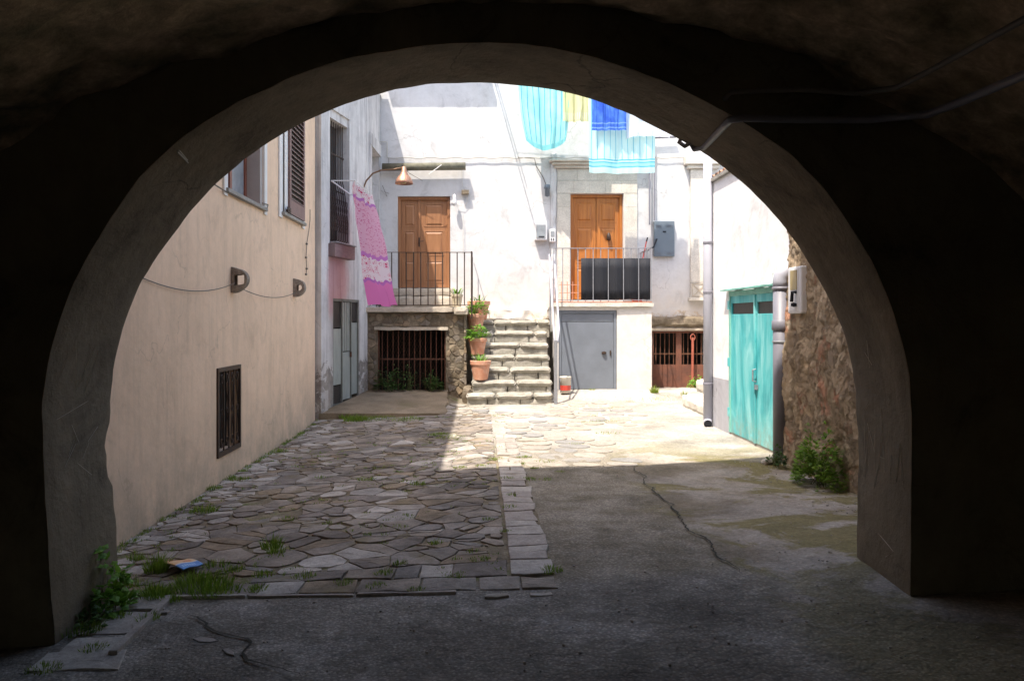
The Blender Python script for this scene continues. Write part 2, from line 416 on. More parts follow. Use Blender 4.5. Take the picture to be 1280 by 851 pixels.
def c_sheet1(nt, uv, u, v):
    c = mix(nt, ramp(nt, noi(nt, uv, 3), [(.4, 0), (.6, 1)]), (.30,.72,.72), (.42,.80,.80))
    c = mix(nt, stripes(nt, u, 9, .06), c, (.05,.33,.55))
    return mix(nt, band(nt, v, 0, .06), c, (.22,.62,.66))
def c_sheet2(nt, uv, u, v):
    c = mix(nt, 0.0, (.56,.86,.88), (1, 1, 1))
    s = math_(nt, 'MULTIPLY', stripes(nt, u, 11, .05), math_(nt, 'GREATER_THAN', v, .13))
    c = mix(nt, s, c, (.10,.52,.70))
    for a in (.125, .10, .06): c = mix(nt, band(nt, v, a-.006, a+.006), c, (.10,.52,.70))
    c = mix(nt, band(nt, v, .066, .094), c, (.34,.76,.82))
    return c
def c_yellow(nt, uv, u, v):
    c = mix(nt, 0, (.72,.70,.42), (1,1,1))
    s = math_(nt, 'MULTIPLY', band(nt, v, .03, .16), stripes(nt, u, 16, .25))
    return mix(nt, math_(nt, 'MULTIPLY', s, .6), c, (.84,.80,.68))
def c_blue(nt, uv, u, v):
    c = mix(nt, ramp(nt, noi(nt, uv, 4), [(.4, 0), (.6, 1)]), (.05,.14,.62), (.10,.26,.72))
    return mix(nt, math_(nt, 'ADD', band(nt, v, .03, .05), band(nt, v, .10, .12)), c, (.22,.40,.78))
def c_white(nt, uv, u, v):
    f = ramp(nt, noi(nt, uv, 6, 3, .5), [(.55, 0), (.62, .45)])
    return mix(nt, f, (.82,.84,.90), (.42,.46,.82))
def c_pink(nt, uv, u, v):
    mp = nt.nodes.new('ShaderNodeMapping'); mp.inputs['Scale'].default_value = (12, 34, 1); L(nt, uv, mp.inputs[0])
    vo = nt.nodes.new('ShaderNodeTexVoronoi'); L(nt, mp.outputs[0], vo.inputs['Vector']); vo.inputs['Scale'].default_value = 1.9
    dot = ramp(nt, vo.outputs['Distance'], [(.30, 1), (.34, 0)])
    vo2 = nt.nodes.new('ShaderNodeTexVoronoi'); L(nt, mp.outputs[0], vo2.inputs['Vector']); vo2.inputs['Scale'].default_value = .8
    fl = ramp(nt, vo2.outputs['Distance'], [(.22, 1), (.25, 0), (.38, 0), (.42, .85), (.50, .0)])
    wob = math_(nt, 'ADD', v, math_(nt, 'MULTIPLY', math_(nt, 'SINE', math_(nt, 'MULTIPLY', u, 38)), .009))
    body = mix(nt, math_(nt, 'MULTIPLY', dot, .8), (.78,.42,.55), (.62,.12,.26))
    plain = mix(nt, 0, (.74,.20,.47), (1,1,1))
    white = mix(nt, fl, (.82,.68,.72), (.62,.05,.16))
    c = mix(nt, math_(nt, 'LESS_THAN', wob, .20), body, plain)
    c = mix(nt, band(nt, wob, .20, .41), c, white)
    c = mix(nt, band(nt, wob, .19, .215), c, (.52,.17,.50))
    c = mix(nt, band(nt, wob, .40, .435), c, (.58,.20,.52))
    c = mix(nt, math_(nt, 'GREATER_THAN', wob, .90), c, white)
    c = mix(nt, band(nt, wob, .88, .905), c, (.55,.20,.52))
    return c

# ------------------------------------------------------------------ ground
def m_ground():
    m, nt, b = newmat('courtyard_ground')
    w = coords(nt, True)
    sp = nt.nodes.new('ShaderNodeSeparateXYZ'); L(nt, w, sp.inputs[0]); X, Y = sp.outputs[0], sp.outputs[1]
    wob = math_(nt, 'MULTIPLY', math_(nt, 'SUBTRACT', noi(nt, w, 1.3, 5, .6), .5), .9)
    # worn cement over asphalt
    cem = ramp(nt, noi(nt, w, .55, 6, .62), [(.38, (.20,.165,.115)), (.47, (.28,.24,.19)), (.53, (.36,.32,.275)), (.66, (.43,.39,.345))])
    moss = ramp(nt, noi(nt, coords(nt, True, (1, 1.2, 1)), .75, 6, .7, .6), [(.48, 0), (.53, .85)])
    cem = mix(nt, moss, cem, (.20,.17,.065))
    # pebbly aggregate
    vo = nt.nodes.new('ShaderNodeTexVoronoi'); L(nt, w, vo.inputs['Vector']); vo.inputs['Scale'].default_value = 48
    agg = ramp(nt, vo.outputs['Distance'], [(.15, 1.3), (.5, .75)])
    asp = mix(nt, 1, ramp(nt, noi(nt, w, 3, 5), [(.35, (.20,.17,.125)), (.6, (.31,.275,.225))]), agg, 'MULTIPLY')
    aspm = math_(nt, 'ADD', X, wob)
    # asphalt strip x < 1.55, smoother cement to the right
    f = N(nt, 'ShaderNodeMapRange'); f.inputs[1].default_value = 1.35; f.inputs[2].default_value = 1.75; L(nt, aspm, f.inputs[0])
    right = mix(nt, f.outputs[0], asp, mix(nt, .35, cem, mix(nt, 1, cem, agg, 'MULTIPLY')))
    # earth/mortar under the paving on the left
    earth = ramp(nt, noi(nt, w, 5, 6, .7), [(.35, (.13,.105,.07)), (.55, (.23,.19,.135)), (.68, (.12,.14,.045))])
    lm = math_(nt, 'LESS_THAN', X, .46)
    col = mix(nt, lm, right, earth)
    # paler cement towards the back
    palecem = ramp(nt, noi(nt, w, 1.1, 6, .65), [(.35, (.31,.285,.25)), (.6, (.43,.405,.37))])
    palecem = mix(nt, .4, palecem, mix(nt, 1, palecem, agg, 'MULTIPLY'))
    fb = N(nt, 'ShaderNodeMapRange'); fb.inputs[1].default_value = 9.0; fb.inputs[2].default_value = 10.8
    L(nt, math_(nt, 'ADD', Y, math_(nt, 'MULTIPLY', wob, 2)), fb.inputs[0])
    fx = N(nt, 'ShaderNodeMapRange'); fx.inputs[1].default_value = -.6; fx.inputs[2].default_value = .3; L(nt, X, fx.inputs[0])
    col = mix(nt, math_(nt, 'MULTIPLY', fb.outputs[0], fx.outputs[0]), col, palecem)
    # dark tar in front and inside the passage
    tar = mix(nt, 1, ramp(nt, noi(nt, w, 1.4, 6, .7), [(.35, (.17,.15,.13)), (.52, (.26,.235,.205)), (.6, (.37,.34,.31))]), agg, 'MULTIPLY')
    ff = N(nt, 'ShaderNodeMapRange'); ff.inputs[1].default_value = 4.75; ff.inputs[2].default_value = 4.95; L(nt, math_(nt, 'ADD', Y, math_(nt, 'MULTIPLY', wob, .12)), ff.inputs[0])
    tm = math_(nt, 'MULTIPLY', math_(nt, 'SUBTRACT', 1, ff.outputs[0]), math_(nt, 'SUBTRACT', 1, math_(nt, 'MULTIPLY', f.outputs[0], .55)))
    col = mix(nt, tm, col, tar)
    col = mix(nt, 1.0, col, ramp(nt, noi(nt, w, .9, 8, .75, .5), [(.34, .68), (.5, 1.0), (.66, 1.22)]), 'MULTIPLY')
    col = mix(nt, 1.0, col, ramp(nt, noi(nt, w, 22, 5, .8), [(.30, .72), (.55, 1.05), (.72, 1.35)]), 'MULTIPLY')
    L(nt, col, b.inputs['Base Color']); b.inputs['Roughness'].default_value = .9; b.inputs['Specular IOR Level'].default_value = .2
    n1 = bump(nt, b, noi(nt, w, 4, 6, .65), .9, .05)
    n2 = bump(nt, b, vo.outputs['Distance'], .35, .01, n1)
    bump(nt, b, noi(nt, w, 60, 3), .3, .006, n2)
    return m
xs = [-300, -120, -40, -15, -6] + [-3.6+.07*i for i in range(130)] + [7, 15, 40, 120, 300]
ys = [-300, -120, -40, -15, -9] + [-2+.25*i for i in range(17)] + [2.3+.07*i for i in range(225)] + [19, 25, 60, 150, 300]
gm = MB()
for y in ys:
    for x in xs:
        inner = 1 if (-3.6 <= x <= 5.6 and -2 <= y <= 18.1) else 0
        z = g(x, y)-.004
        if inner: z += .012*nz(x, y, 0, .8)+.008*nz(x, y, 3, 3.0)+.004*nz(x, y, 5, 9)
        if x < .17 and 4.8 < y < 13.6: z = g(x, y)-.004+.006*nz(x, y, 5, 4)
        if not (-3.6 <= x <= 6 and -6 <= y <= 18.2): z = -.03
        gm.v.append(Vector((x, y, z)))
nx = len(xs)
for j in range(len(ys)-1):
    for i in range(nx-1):
        a = j*nx+i; gm.f.append((a, a+1, a+nx+1, a+nx))
tag(gm.build('ground', m_ground(), org=(0, 0, 0), smooth=True), kind='structure')

# ------------------------------------------------------------------ irregular stones
def voronoi(pts, rad):
    cell = {}
    for i, p in enumerate(pts): cell.setdefault((int(p[0]//rad), int(p[1]//rad)), []).append(i)
    out = []
    for i, p in enumerate(pts):
        poly = [(p[0]-rad, p[1]-rad), (p[0]+rad, p[1]-rad), (p[0]+rad, p[1]+rad), (p[0]-rad, p[1]+rad)]
        cx, cy = int(p[0]//rad), int(p[1]//rad)
        for a in (-2,-1,0,1,2):
            for c in (-2,-1,0,1,2):
                for j in cell.get((cx+a, cy+c), ()):
                    if j == i: continue
                    q = pts[j]; mx, my = (p[0]+q[0])/2, (p[1]+q[1])/2; dx, dy = q[0]-p[0], q[1]-p[1]
                    np_ = []
                    for k in range(len(poly)):
                        A, C = poly[k], poly[(k+1) % len(poly)]
                        da = (A[0]-mx)*dx+(A[1]-my)*dy; dc = (C[0]-mx)*dx+(C[1]-my)*dy
                        if da <= 0: np_.append(A)
                        if (da < 0) != (dc < 0):
                            t = da/(da-dc); np_.append((A[0]+(C[0]-A[0])*t, A[1]+(C[1]-A[1])*t))
                    poly = np_
                    if len(poly) < 3: break
        out.append(poly)
    return out
def clip(poly, x0, x1, y0, y1):
    for ax, val, sg in ((0, x0, 1), (0, x1, -1), (1, y0, 1), (1, y1, -1)):
        np_ = []
        for k in range(len(poly)):
            A, C = poly[k], poly[(k+1) % len(poly)]
            da = (A[ax]-val)*sg; dc = (C[ax]-val)*sg
            if da >= 0: np_.append(A)
            if (da < 0) != (dc < 0):
                t = da/(da-dc); np_.append((A[0]+(C[0]-A[0])*t, A[1]+(C[1]-A[1])*t))
        poly = np_
        if len(poly) < 3: return []
    return poly
def stone(mb, poly, place, gap, h, bev, tilt=.01, rough=.006, soft=1):
    """place(x, y, hh) -> world point; poly shrunk by gap, roughened outline, chamfered top"""
    n = len(poly)
    if n < 3: return
    cx = sum(p[0] for p in poly)/n; cy = sum(p[1] for p in poly)/n
    pts = []
    for k in range(n):
        A, C = poly[k], poly[(k+1) % n]
        l = math.hypot(C[0]-A[0], C[1]-A[1])
        if l < 1e-4: continue
        m = max(1, int(l/.09))
        for q in range(m): pts.append((A[0]+(C[0]-A[0])*q/m, A[1]+(C[1]-A[1])*q/m))
    for _ in range(soft):
        q = []
        for k in range(len(pts)):
            A, C, Z = pts[k-1], pts[k], pts[(k+1) % len(pts)]
            q.append((C[0]*.5+(A[0]+Z[0])*.25, C[1]*.5+(A[1]+Z[1])*.25))
        pts = q
    if len(pts) < 3: return
    rr = max(math.hypot(p[0]-cx, p[1]-cy) for p in pts)
    if rr < .03: return
    def ins(d, jit=0):
        o = []
        for p in pts:
            dx, dy = p[0]-cx, p[1]-cy; l = math.hypot(dx, dy) or 1e-5
            k = max(.1, (l-d-jit*abs(nz(p[0], p[1], 2, 13)))/l); o.append((cx+dx*k, cy+dy*k))
        return o
    tx, ty = U(-tilt, tilt), U(-tilt, tilt); hh = h*U(.65, 1.15)
    b = len(mb.v); k = len(pts)
    rings = [(ins(gap/2, rough*2), -.03), (ins(gap/2, rough*2), hh-bev), (ins(gap/2+bev*.5, rough*2), hh-bev*.3), (ins(gap/2+bev*1.5, rough*2), hh), (ins(gap/2+(rr-gap)*.45), hh)]
    for ri, (ring, z) in enumerate(rings):
        for (x, y) in ring:
            zz = z+((x-cx)*tx+(y-cy)*ty if ri else 0)+(rough*1.3*nz(x, y, 1, 6) if ri > 1 else 0)
            mb.v.append(place(x, y, zz))
    mb.v.append(place(cx, cy, hh+rough*nz(cx, cy, 1, 6)))
    for r in range(len(rings)-1):
        for i in range(k):
            j = (i+1) % k; mb.f.append((b+r*k+i, b+r*k+j, b+(r+1)*k+j, b+(r+1)*k+i))
    c = b+len(rings)*k
    for i in range(k): mb.f.append((b+(len(rings)-1)*k+i, b+(len(rings)-1)*k+(i+1) % k, c))
def scatter(x0, x1, y0, y1, d, sx=1.0, tries=30, dens=None):
    pts = []; cell = {}
    n = int((x1-x0)*(y1-y0)/(d*d*sx)*tries)
    for _ in range(n):
        x, y = U(x0, x1), U(y0, y1)
        dd = d*(dens(x, y) if dens else 1)*U(.8, 1.25)
        ok = True; cx, cy = int(x//d), int(y//d)
        for a in range(-2, 3):
            for c in range(-2, 3):
                for q in cell.get((cx+a, cy+c), ()):
                    if math.hypot((q[0]-x)/sx, q[1]-y) < dd: ok = False
        if ok: pts.append((x, y)); cell.setdefault((cx, cy), []).append((x, y))
    return pts
gplace = lambda x, y, h: Vector((x, y, g(x, y)+h))

# large flagstones, shaded left part and sunlit middle
pw = MB(); pw2 = MB(); pv = MB()
M['paleflag'] = stonemat('pale_flagstone', [(.46,.42,.38), (.40,.37,.34), (.52,.48,.44)], bs=.9, sc=7, dark=.45, dirt=.3)
pts = scatter(-3.1, .4, 4.5, 15.4, .165, 1.35, 60, dens=lambda x, y: .75 if x < -2.35 and y > 5.4 else (1.15+1.5*max(-.15, nz(x, y, 0, 1.1))))
for poly in voronoi(pts, 1.0):
    cxx_ = sum(p[0] for p in poly)/max(1, len(poly))
    poly = clip(poly, -2.84, .165, 5.285 if cxx_ > -1.95 else 5.01, 13.65)
    if len(poly) < 3: continue
    cx = sum(p[0] for p in poly)/len(poly); cy = sum(p[1] for p in poly)/len(poly)
    if R() < .025 and cy < 12: continue
    parts_ = [poly]
    if R() < .38:                       # broken stones
        a_ = U(-.9, .9); dx, dy = math.sin(a_), math.cos(a_); o_ = U(-.03, .03)
        def half(pl, sg):
            out = []
            for k in range(len(pl)):
                A, C = pl[k], pl[(k+1) % len(pl)]
                da = ((A[0]-cx)*dx+(A[1]-cy)*dy-o_)*sg; dc = ((C[0]-cx)*dx+(C[1]-cy)*dy-o_)*sg
                if da >= 0: out.append(A)
                if (da < 0) != (dc < 0): t = da/(da-dc); out.append((A[0]+(C[0]-A[0])*t, A[1]+(C[1]-A[1])*t))
            return out
        parts_ = [half(poly, 1), half(poly, -1)]
    for q in parts_:
        if len(q) > 2: stone(pw if (cx < -2.3 and R() < .45) or R() < .05 else pv, q, gplace, .002+.012*R()**2, .005+.006*R(), .003, .012, .010, 0 if R() < .6 else 1)
tag(pw.build('pale_flagstones', M['paleflag'], org=(0, 0, 0)), kind='structure')
# row of squared slabs closing the paving at the front
fy = lambda x: 4.925-(x+1.9)*.108
x = -1.9
while x < .40:
    l = min(U(.18, .48), .45-x)
    if .45-(x+l) < .12: l = .45-x
    y1_ = fy(x)+.24+.02*nz(x, 0, 0, 3)
    stone(pv if R() < .7 else pw2, [(x, fy(x)+.02), (x+l, fy(x+l)+.02), (x+l+U(-.015, .015), fy(x+l)+.25), (x, y1_)], gplace, .006, .010, .004, .012, .010, 0); x += l+.003
x = -1.5
while x < .14:
    l = min(U(.15, .4), .16-x)
    ya, yb_ = fy(x)+.26, fy(x+l)+.26
    stone(pv, [(x, ya), (x+l, yb_), (x+l+.01, 5.28), (x, 5.28)], gplace, .005, .009, .004, .012, .010, 0); x += l+.003
tag(pw2.build('front_flagstones', M['paleflag'], org=(0, 0, 0)), kind='structure')
tag(pv.build('flagstone_paving', M['flag'], org=(0, 0, 0), smooth=False), kind='structure')
# paler worn setts at the back, half buried in cement
M['setts'] = stonemat('pale_sett', [(.36,.325,.285), (.31,.29,.265), (.40,.355,.31), (.28,.27,.26), (.37,.33,.28)], bs=.6, sc=8, dark=.35)
pv = MB()
pts = scatter(-1.2, 3.4, 8.2, 15.6, .27, 1.3)
for poly in voronoi(pts, .9):
    cx = sum(p[0] for p in poly)/max(1, len(poly)); cy = sum(p[1] for p in poly)/max(1, len(poly))
    a = (.17 < cx < 1.75-.1*(cy-9) and 8.7 < cy < 12.2 and nz(cx, cy, 0, 1.1) > -.28)
    c = (.2 < cx < 2.6 and 12.2 <= cy < 15.2 and nz(cx, cy, 4, .9) > -.12)
    d = (-.9 < cx <= .165 and 13.65 < cy < 15.05)
    if not (a or c or d): continue
    if d: poly = clip(poly, -.9, .165, 13.68, 15.08)
    else: poly = clip(poly, .175, 3, 8.45, 15.06 if cx < 1.4 else 15.6)
    stone(pv, poly, gplace, .05, .007 if not d else .018, .005, .01, .004, 2)
tag(pv.build('stone_setts', M['setts'], org=(0, 0, 0)), kind='structure')
# border of squared slabs
kb = MB(); y = 4.95
while y < 10.9:
    l = U(.14, .36); w0 = .455+.05*nz(y, 0, 0, 2)
    if R() > .06:
        sk_ = U(-.012, .012)
        if R() < .25: stone(kb, [(.18, y), (.30, y+sk_), (.30, y+l), (.18, y+l)], gplace, .008, .018, .006, .012, .008, 0); stone(kb, [(.305, y+sk_), (w0, y), (w0, y+l), (.305, y+l)], gplace, .008, .018, .006, .012, .008, 0)
        else: stone(kb, [(.18, y), (w0, y+sk_), (w0+U(-.03, .03), y+l), (.18, y+l)], gplace, .008, .018, .006, .014, .009, 0)
    y += l+.003
tag(kb.build('paving_border', M['kerb'], org=(0, 0, 0)), kind='structure')
# thin upright kerb strip along the front and its diagonal return
kb = MB()
a, c, dgn = GP(216, 747), GP(572, 742), GP(140, 822)
def strip(p, q, w, h0, seg=.35):
    d = (q-p); L_ = d.length; d.normalize(); n = Vector((-d.y, d.x, 0)); s = 0
    while s < L_-.05:
        l = min(seg*U(.6, 1.5), L_-s)
        A = p+d*(s+.006); Z = p+d*(s+l-.006); o1 = U(-.006, .006)
        poly = [tuple((A-n*w/2+n*o1).xy), tuple((Z-n*w/2+n*o1).xy), tuple((Z+n*w/2+n*o1).xy), tuple((A+n*w/2+n*o1).xy)]
        stone(kb, poly, gplace, .004, h0, .006, .006, .003, 0); s += l
strip(a, c, .028, .017, .8); strip(a, dgn, .045, .028, .6)
for (x0, x1, y0, y1) in ((-.02, .20, 4.575, 4.665), (.24, .45, 4.56, 4.65)):
    stone(kb, [(x0, y0), (x1, y0), (x1, y1), (x0, y1)], gplace, .02, .010, .005, .01, .012, 1)
tag(kb.build('kerb_strip', M['kerb'], org=(0, 0, 0)), kind='structure')
# flat slabs between the left pillar and the kerb
kb = MB()
for poly in ([(30,842),(150,838),(160,812),(60,815)], [(52,830),(130,828),(172,795),(95,797)], [(95,795),(172,793),(205,765),(150,766)], [(150,764),(206,763),(218,745),(152,748)]):
    q = [tuple(GP(*p).xy) for p in poly]
    stone(kb, q, gplace, .012, .011, .005, .008, .010, 0)
for poly in ([(185,770),(215,768),(222,762),(198,762)], [(230,800),(262,806),(285,800),(250,792)], [(270,812),(296,826),(300,815),(284,806)]):
    q = [tuple(GP(*p).xy) for p in poly]; stone(kb, q, gplace, .01, .009, .004, .01, .010, 1)
tag(kb.build('pavement_slabs', M['kerb'], org=(0, 0, 0)), kind='structure')
# concrete apron in front of the barred basement
ap = MB()
def apron(u, v):
    yy = 13.72+(16.02-13.72)*v+(.05*nz(u*4, 0, 0, 1) if v == 0 else 0); xl = -2.80+.23*(yy-13.7); xr = -.62-.05*v+(.05*nz(v*5, 1, 0, 1))
    return (xl+(xr-xl)*u, yy, .00+.20*v+.006*nz(u*6, v*6, 0, 1))
ap.grid(apron, 24, 24, uv=False)
b0 = len(ap.v)
ap.v += [Vector((v.x, v.y, v.z-.16)) for v in ap.v[:25]]
for i in range(24): ap.f.append((i, b0+i, b0+i+1, i+1))
r0 = len(ap.v); ap.v += [Vector((ap.v[24+25*j].x, ap.v[24+25*j].y, ap.v[24+25*j].z-.16)) for j in range(25)]
for j in range(24): ap.f.append((24+25*j, r0+j, r0+j+1, 24+25*(j+1)))
tag(ap.build('pavement_apron', M['apron'], org=(-2, 14, 0), smooth=False), kind='structure')
# cracks in the tar and cement
def crack(pxs, w=.018):
    mb = MB(); P_ = []
    pts_ = [GP(*p) for p in pxs]
    for i in range(len(pts_)-1):
        k = max(2, int((pts_[i+1]-pts_[i]).length/.05))
        for q in range(k):
            p = pts_[i].lerp(pts_[i+1], q/k); P_.append(Vector((p.x+.07*nz(p.x, p.y, 0, 3)+.03*nz(p.x, p.y, 2, 17)+.012*nz(p.x, p.y, 2, 50), p.y, 0)))
    n = len(P_)
    for i, p in enumerate(P_):
        ww = w*(.25+.9*abs(nz(p.x, p.y, 9, 6))+.3)*min(1, i/4+.1, (n-1-i)/6+.1)
        z = g(p.x, p.y)+.014
        mb.v += [Vector((p.x-ww/2, p.y-ww*.3, z-.004)), Vector((p.x+ww/2, p.y+ww*.3, z-.004))]
        if i: mb.f.append((2*i-2, 2*i-1, 2*i+1, 2*i))
    return mb
for k, cpx in enumerate(([(792,582),(803,597),(822,620),(848,640),(856,658),(882,680),(905,700),(930,724)], [(845,636),(862,640),(880,645)],
        [(225,768),(285,795),(300,800),(312,822),(345,838),(380,850)], [(1060,806),(1088,796),(1100,782)], [(905,700),(930,695)])):
    tag(crack(cpx, .017 if k in (0, 2) else .010).build('ground_crack', M['crack'], org=(0, 0, 0)), kind='structure')

# ------------------------------------------------------------------ generic wall with openings
def wall(o, u, n, L0, L1, z0, z1, holes, th, seg=None, m=None):
    """o origin, u along, n outward normal; holes (a0,a1,zb,zt) through thickness th"""
    o, u, n = Vector(o), Vector(u).normalized(), Vector(n).normalized()
    A = sorted({L0, L1, *[h[0] for h in holes], *[h[1] for h in holes]})
    Z = sorted({z0, z1, *[h[2] for h in holes], *[h[3] for h in holes]})
    A = [a for a in A if L0 <= a <= L1]; Z = [z for z in Z if z0 <= z <= z1]
    def solid(i, j):
        if i < 0 or j < 0 or i >= len(A)-1 or j >= len(Z)-1: return False
        a, z = (A[i]+A[i+1])/2, (Z[j]+Z[j+1])/2
        return not any(h[0] < a < h[1] and h[2] < z < h[3] for h in holes)
    mb = MB()
    pt = lambda a, z, d: o+u*a+Vector((0, 0, z))-n*d
    for i in range(len(A)-1):
        for j in range(len(Z)-1):
            if not solid(i, j): continue
            a0, a1, b0, b1 = A[i], A[i+1], Z[j], Z[j+1]
            mb.add([pt(a0,b0,0), pt(a1,b0,0), pt(a1,b1,0), pt(a0,b1,0)], [(0,1,2,3)])
            mb.add([pt(a0,b0,th), pt(a1,b0,th), pt(a1,b1,th), pt(a0,b1,th)], [(3,2,1,0)])
            for (di, dj, c0, c1) in ((-1,0,(a0,b0),(a0,b1)), (1,0,(a1,b0),(a1,b1)), (0,-1,(a0,b0),(a1,b0)), (0,1,(a0,b1),(a1,b1))):
                if not solid(i+di, j+dj):
                    mb.add([pt(*c0,0), pt(*c1,0), pt(*c1,th), pt(*c0,th)], [(0,1,2,3)])
    return mb

# ------------------------------------------------------------------ arch building (the passage we stand in)
near = [(72,806),(66,740),(60,650),(54,565),(51.5,490),(57,440),(75,400),(94,350),(141,263),(188,207),(244,160),(301,125),(376,92),(446,72),(500,62.5),(600,52),(700,62),(780,82),(836,103),(893,134),(954,169),(1005,207),(1043,250),(1081,308),(1104,357),(1118,399),(1131,440),(1139,480),(1140,540),(1138,640),(1135,743)]
far = [(150,775),(148,672),(143,615),(138,560),(137,512),(141,465),(146,430),(150,405),(164,373),(182,345),(205,306),(236,266),(264.5,236),(303,200),(346,170),(380,151),(441,125),(502,110),(563,104),(602,103),(666,107),(712,116),(757,130),(803,150),(846,171),(882,194),(914,216),(951.6,248),(987,291.6),(1008,322),(1030.5,359),(1049,397),(1060.6,423),(1068,461),(1070.5,500),(1071,600),(1070,710)]
Y0, Y1 = 4.30, 5.02
def prof(px, D, ext):
    p = [Vector(((a-602)*D/1000, 0, CAMZ+(400-c)*D/1000)) for a, c in px]
    p = [Vector((p[0].x, 0, -.5))]+p+[Vector((p[-1].x, 0, -.5))]
    # Catmull resample by arc length
    q = []
    for i in range(1, len(p)-2):
        for k in range(12):
            t = k/12; a, b, c, d = p[i-1], p[i], p[i+1], p[i+2]
            q.append(.5*((2*b)+(c-a)*t+(2*a-5*b+4*c-d)*t*t+(3*b-a-3*c+d)*t**3))
    q = [p[0]]+q+[p[-2], p[-1]]
    ln = [0]
    for i in range(1, len(q)): ln.append(ln[-1]+(q[i]-q[i-1]).length)
    out = []; j = 0
    for k in range(ext+1):
        s = ln[-1]*k/ext
        while j < len(q)-2 and ln[j+1] < s: j += 1
        t = (s-ln[j])/max(1e-6, ln[j+1]-ln[j]); out.append(q[j].lerp(q[j+1], t))
    for _ in range(24): out = [out[0]]+[out[i]*.5+(out[i-1]+out[i+1])*.25 for i in range(1, len(out)-1)]+[out[-1]]
    return out
NP = 150
pn, pf = prof(near, Y0, NP), prof(far, Y1, NP)
arch = thing('passage_building', (0, 4.6, 0), 'dark old building with a wide round archway framing the whole courtyard', 'building')
mb = MB(); seg = 10
for k in range(NP+1):
    for j in range(seg+1):
        t = j/seg; p = pn[k].lerp(pf[k], t); y = Y0+(Y1-Y0)*t
        c = Vector((0, 0, 1.3)); d = (p-c).normalized()
        w = .010*nz(p.x, y, p.z, 2.2)+.005*nz(p.x, y, p.z, 9)
        if j in (0, seg): w += .006+.012*max(0, nz(p.x, y*3, p.z, 6))
        if j == seg and -2.5 < p.x < -2 and .55 < p.z < 1.0: w += .05*sm(math.sin((p.z-.55)/.45*math.pi), .1, .9)*(.6+nz(p.z*9, 0, 0))
        q = p+d*w; mb.v.append(Vector((q.x, y, q.z)))
W_ = seg+1
for k in range(NP):
    for j in range(seg): mb.f.append((k*W_+j, k*W_+j+1, (k+1)*W_+j+1, (k+1)*W_+j))
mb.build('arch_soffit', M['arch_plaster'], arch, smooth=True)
soff = [v.copy() for v in mb.v]
def outer(p, xm, zt):
    c = Vector((0, 0, 1.0)); d = Vector((p.x, 0, p.z))-c
    if p.z <= 1.0: return Vector((math.copysign(xm, p.x), 0, p.z))
    t = min(xm/max(1e-4, abs(d.x)), ((zt-c.z)/d.z) if d.z > 1e-4 else 1e9)
    if d.z <= 0: t = xm/abs(d.x)
    return c+d*t
def face(yy, js, xm, zt, rr, amp):
    mb = MB(); n = rr
    for k in range(NP+1):
        p = soff[k*W_+js]; o = outer(p, xm, zt)
        for j in range(n+1):
            t = (j/n)**1.5; q = Vector((p.x, 0, p.z)).lerp(o, t)
            a = 0 if j == 0 else amp*nz(q.x, 0, q.z, 1.6)+amp*.5*nz(q.x, 3, q.z, 6)
            mb.v.append(Vector((q.x, yy+(a-.004 if yy < 4.5 else -a+.004 if j else 0), q.z)))
    for k in range(NP):
        for j in range(n):
            a = k*(n+1)+j; mb.f.append((a, a+1, a+n+2, a+n+1))
    return mb
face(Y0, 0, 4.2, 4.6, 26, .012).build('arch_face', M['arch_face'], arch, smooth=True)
face(Y1, seg, 4.4, 9.3, 16, .01).build('courtyard_face', M['cream'], arch, smooth=True)
vc = [(-3.4,-.5),(-3.4,.6),(-3.35,1.4),(-3.1,2.0),(-2.6,2.5),(-2.1,2.80),(-1.5,3.03),(-.8,3.24),(0,3.36),(.8,3.28),(1.4,3.12),(1.9,2.92),(2.4,2.66),(2.85,2.3),(3.2,1.7),(3.35,1.0),(3.4,.3),(3.4,-.5)]
vp = prof([(602+x*1000/4.3, 400-(z-CAMZ)*1000/4.3) for x, z in vc], 4.3, 130)
mb = MB(); nyv = 110
for j in range(nyv+1):
    y = 4.36-(j/nyv)**1.3*12.6
    for k, p in enumerate(vp):
        c = Vector((0, 0, 1.2)); d = (p-c).normalized()
        w = .10*nz(p.x, y, p.z, .9)+.07*nz(p.x, y, p.z+5, 3.2)+.03*nz(p.x, y, p.z, 9)
        mb.v.append(Vector((p.x+d.x*w, y, p.z+d.z*w)))
for j in range(nyv):
    for k in range(len(vp)-1):
        a = j*len(vp)+k; mb.f.append((a, a+1, a+len(vp)+1, a+len(vp)))
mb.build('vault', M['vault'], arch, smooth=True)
wall((0, -8.2, 0), (1,0,0), (0,1,0), -4.4, 4.4, -.6, 9.3, [(-.85, .85, -.6, 2.0)], .4).build('end_wall', M['arch_face'], arch)  # opening added behind the camera to let faint light into the passage
B(-4.4, -4.1, -8.2, 4.98, -.6, 9.3).build('side_wall', M['cream'], arch)
B(4.1, 4.4, -8.2, 4.98, -.6, 9.3).build('side_wall', M['cream'], arch)
rf = MB(); rp = [(-9, 5.0), (-2.95, 5.03), (-.9, 5.25), (.86, 5.88), (4.6, 6.2), (4.6, -9), (-9, -9)]  # unseen eave outline slanted to cast the shadow edge across the courtyard
rf.add([(x, y, 9.3) for x, y in rp]+[(x, y, 9.45) for x, y in rp], [tuple(range(6, -1, -1)), tuple(range(7, 14))]+[(i, (i+1) % 7, 7+(i+1) % 7, 7+i) for i in range(7)])
rf.build('roof', M['rooftile'], arch)
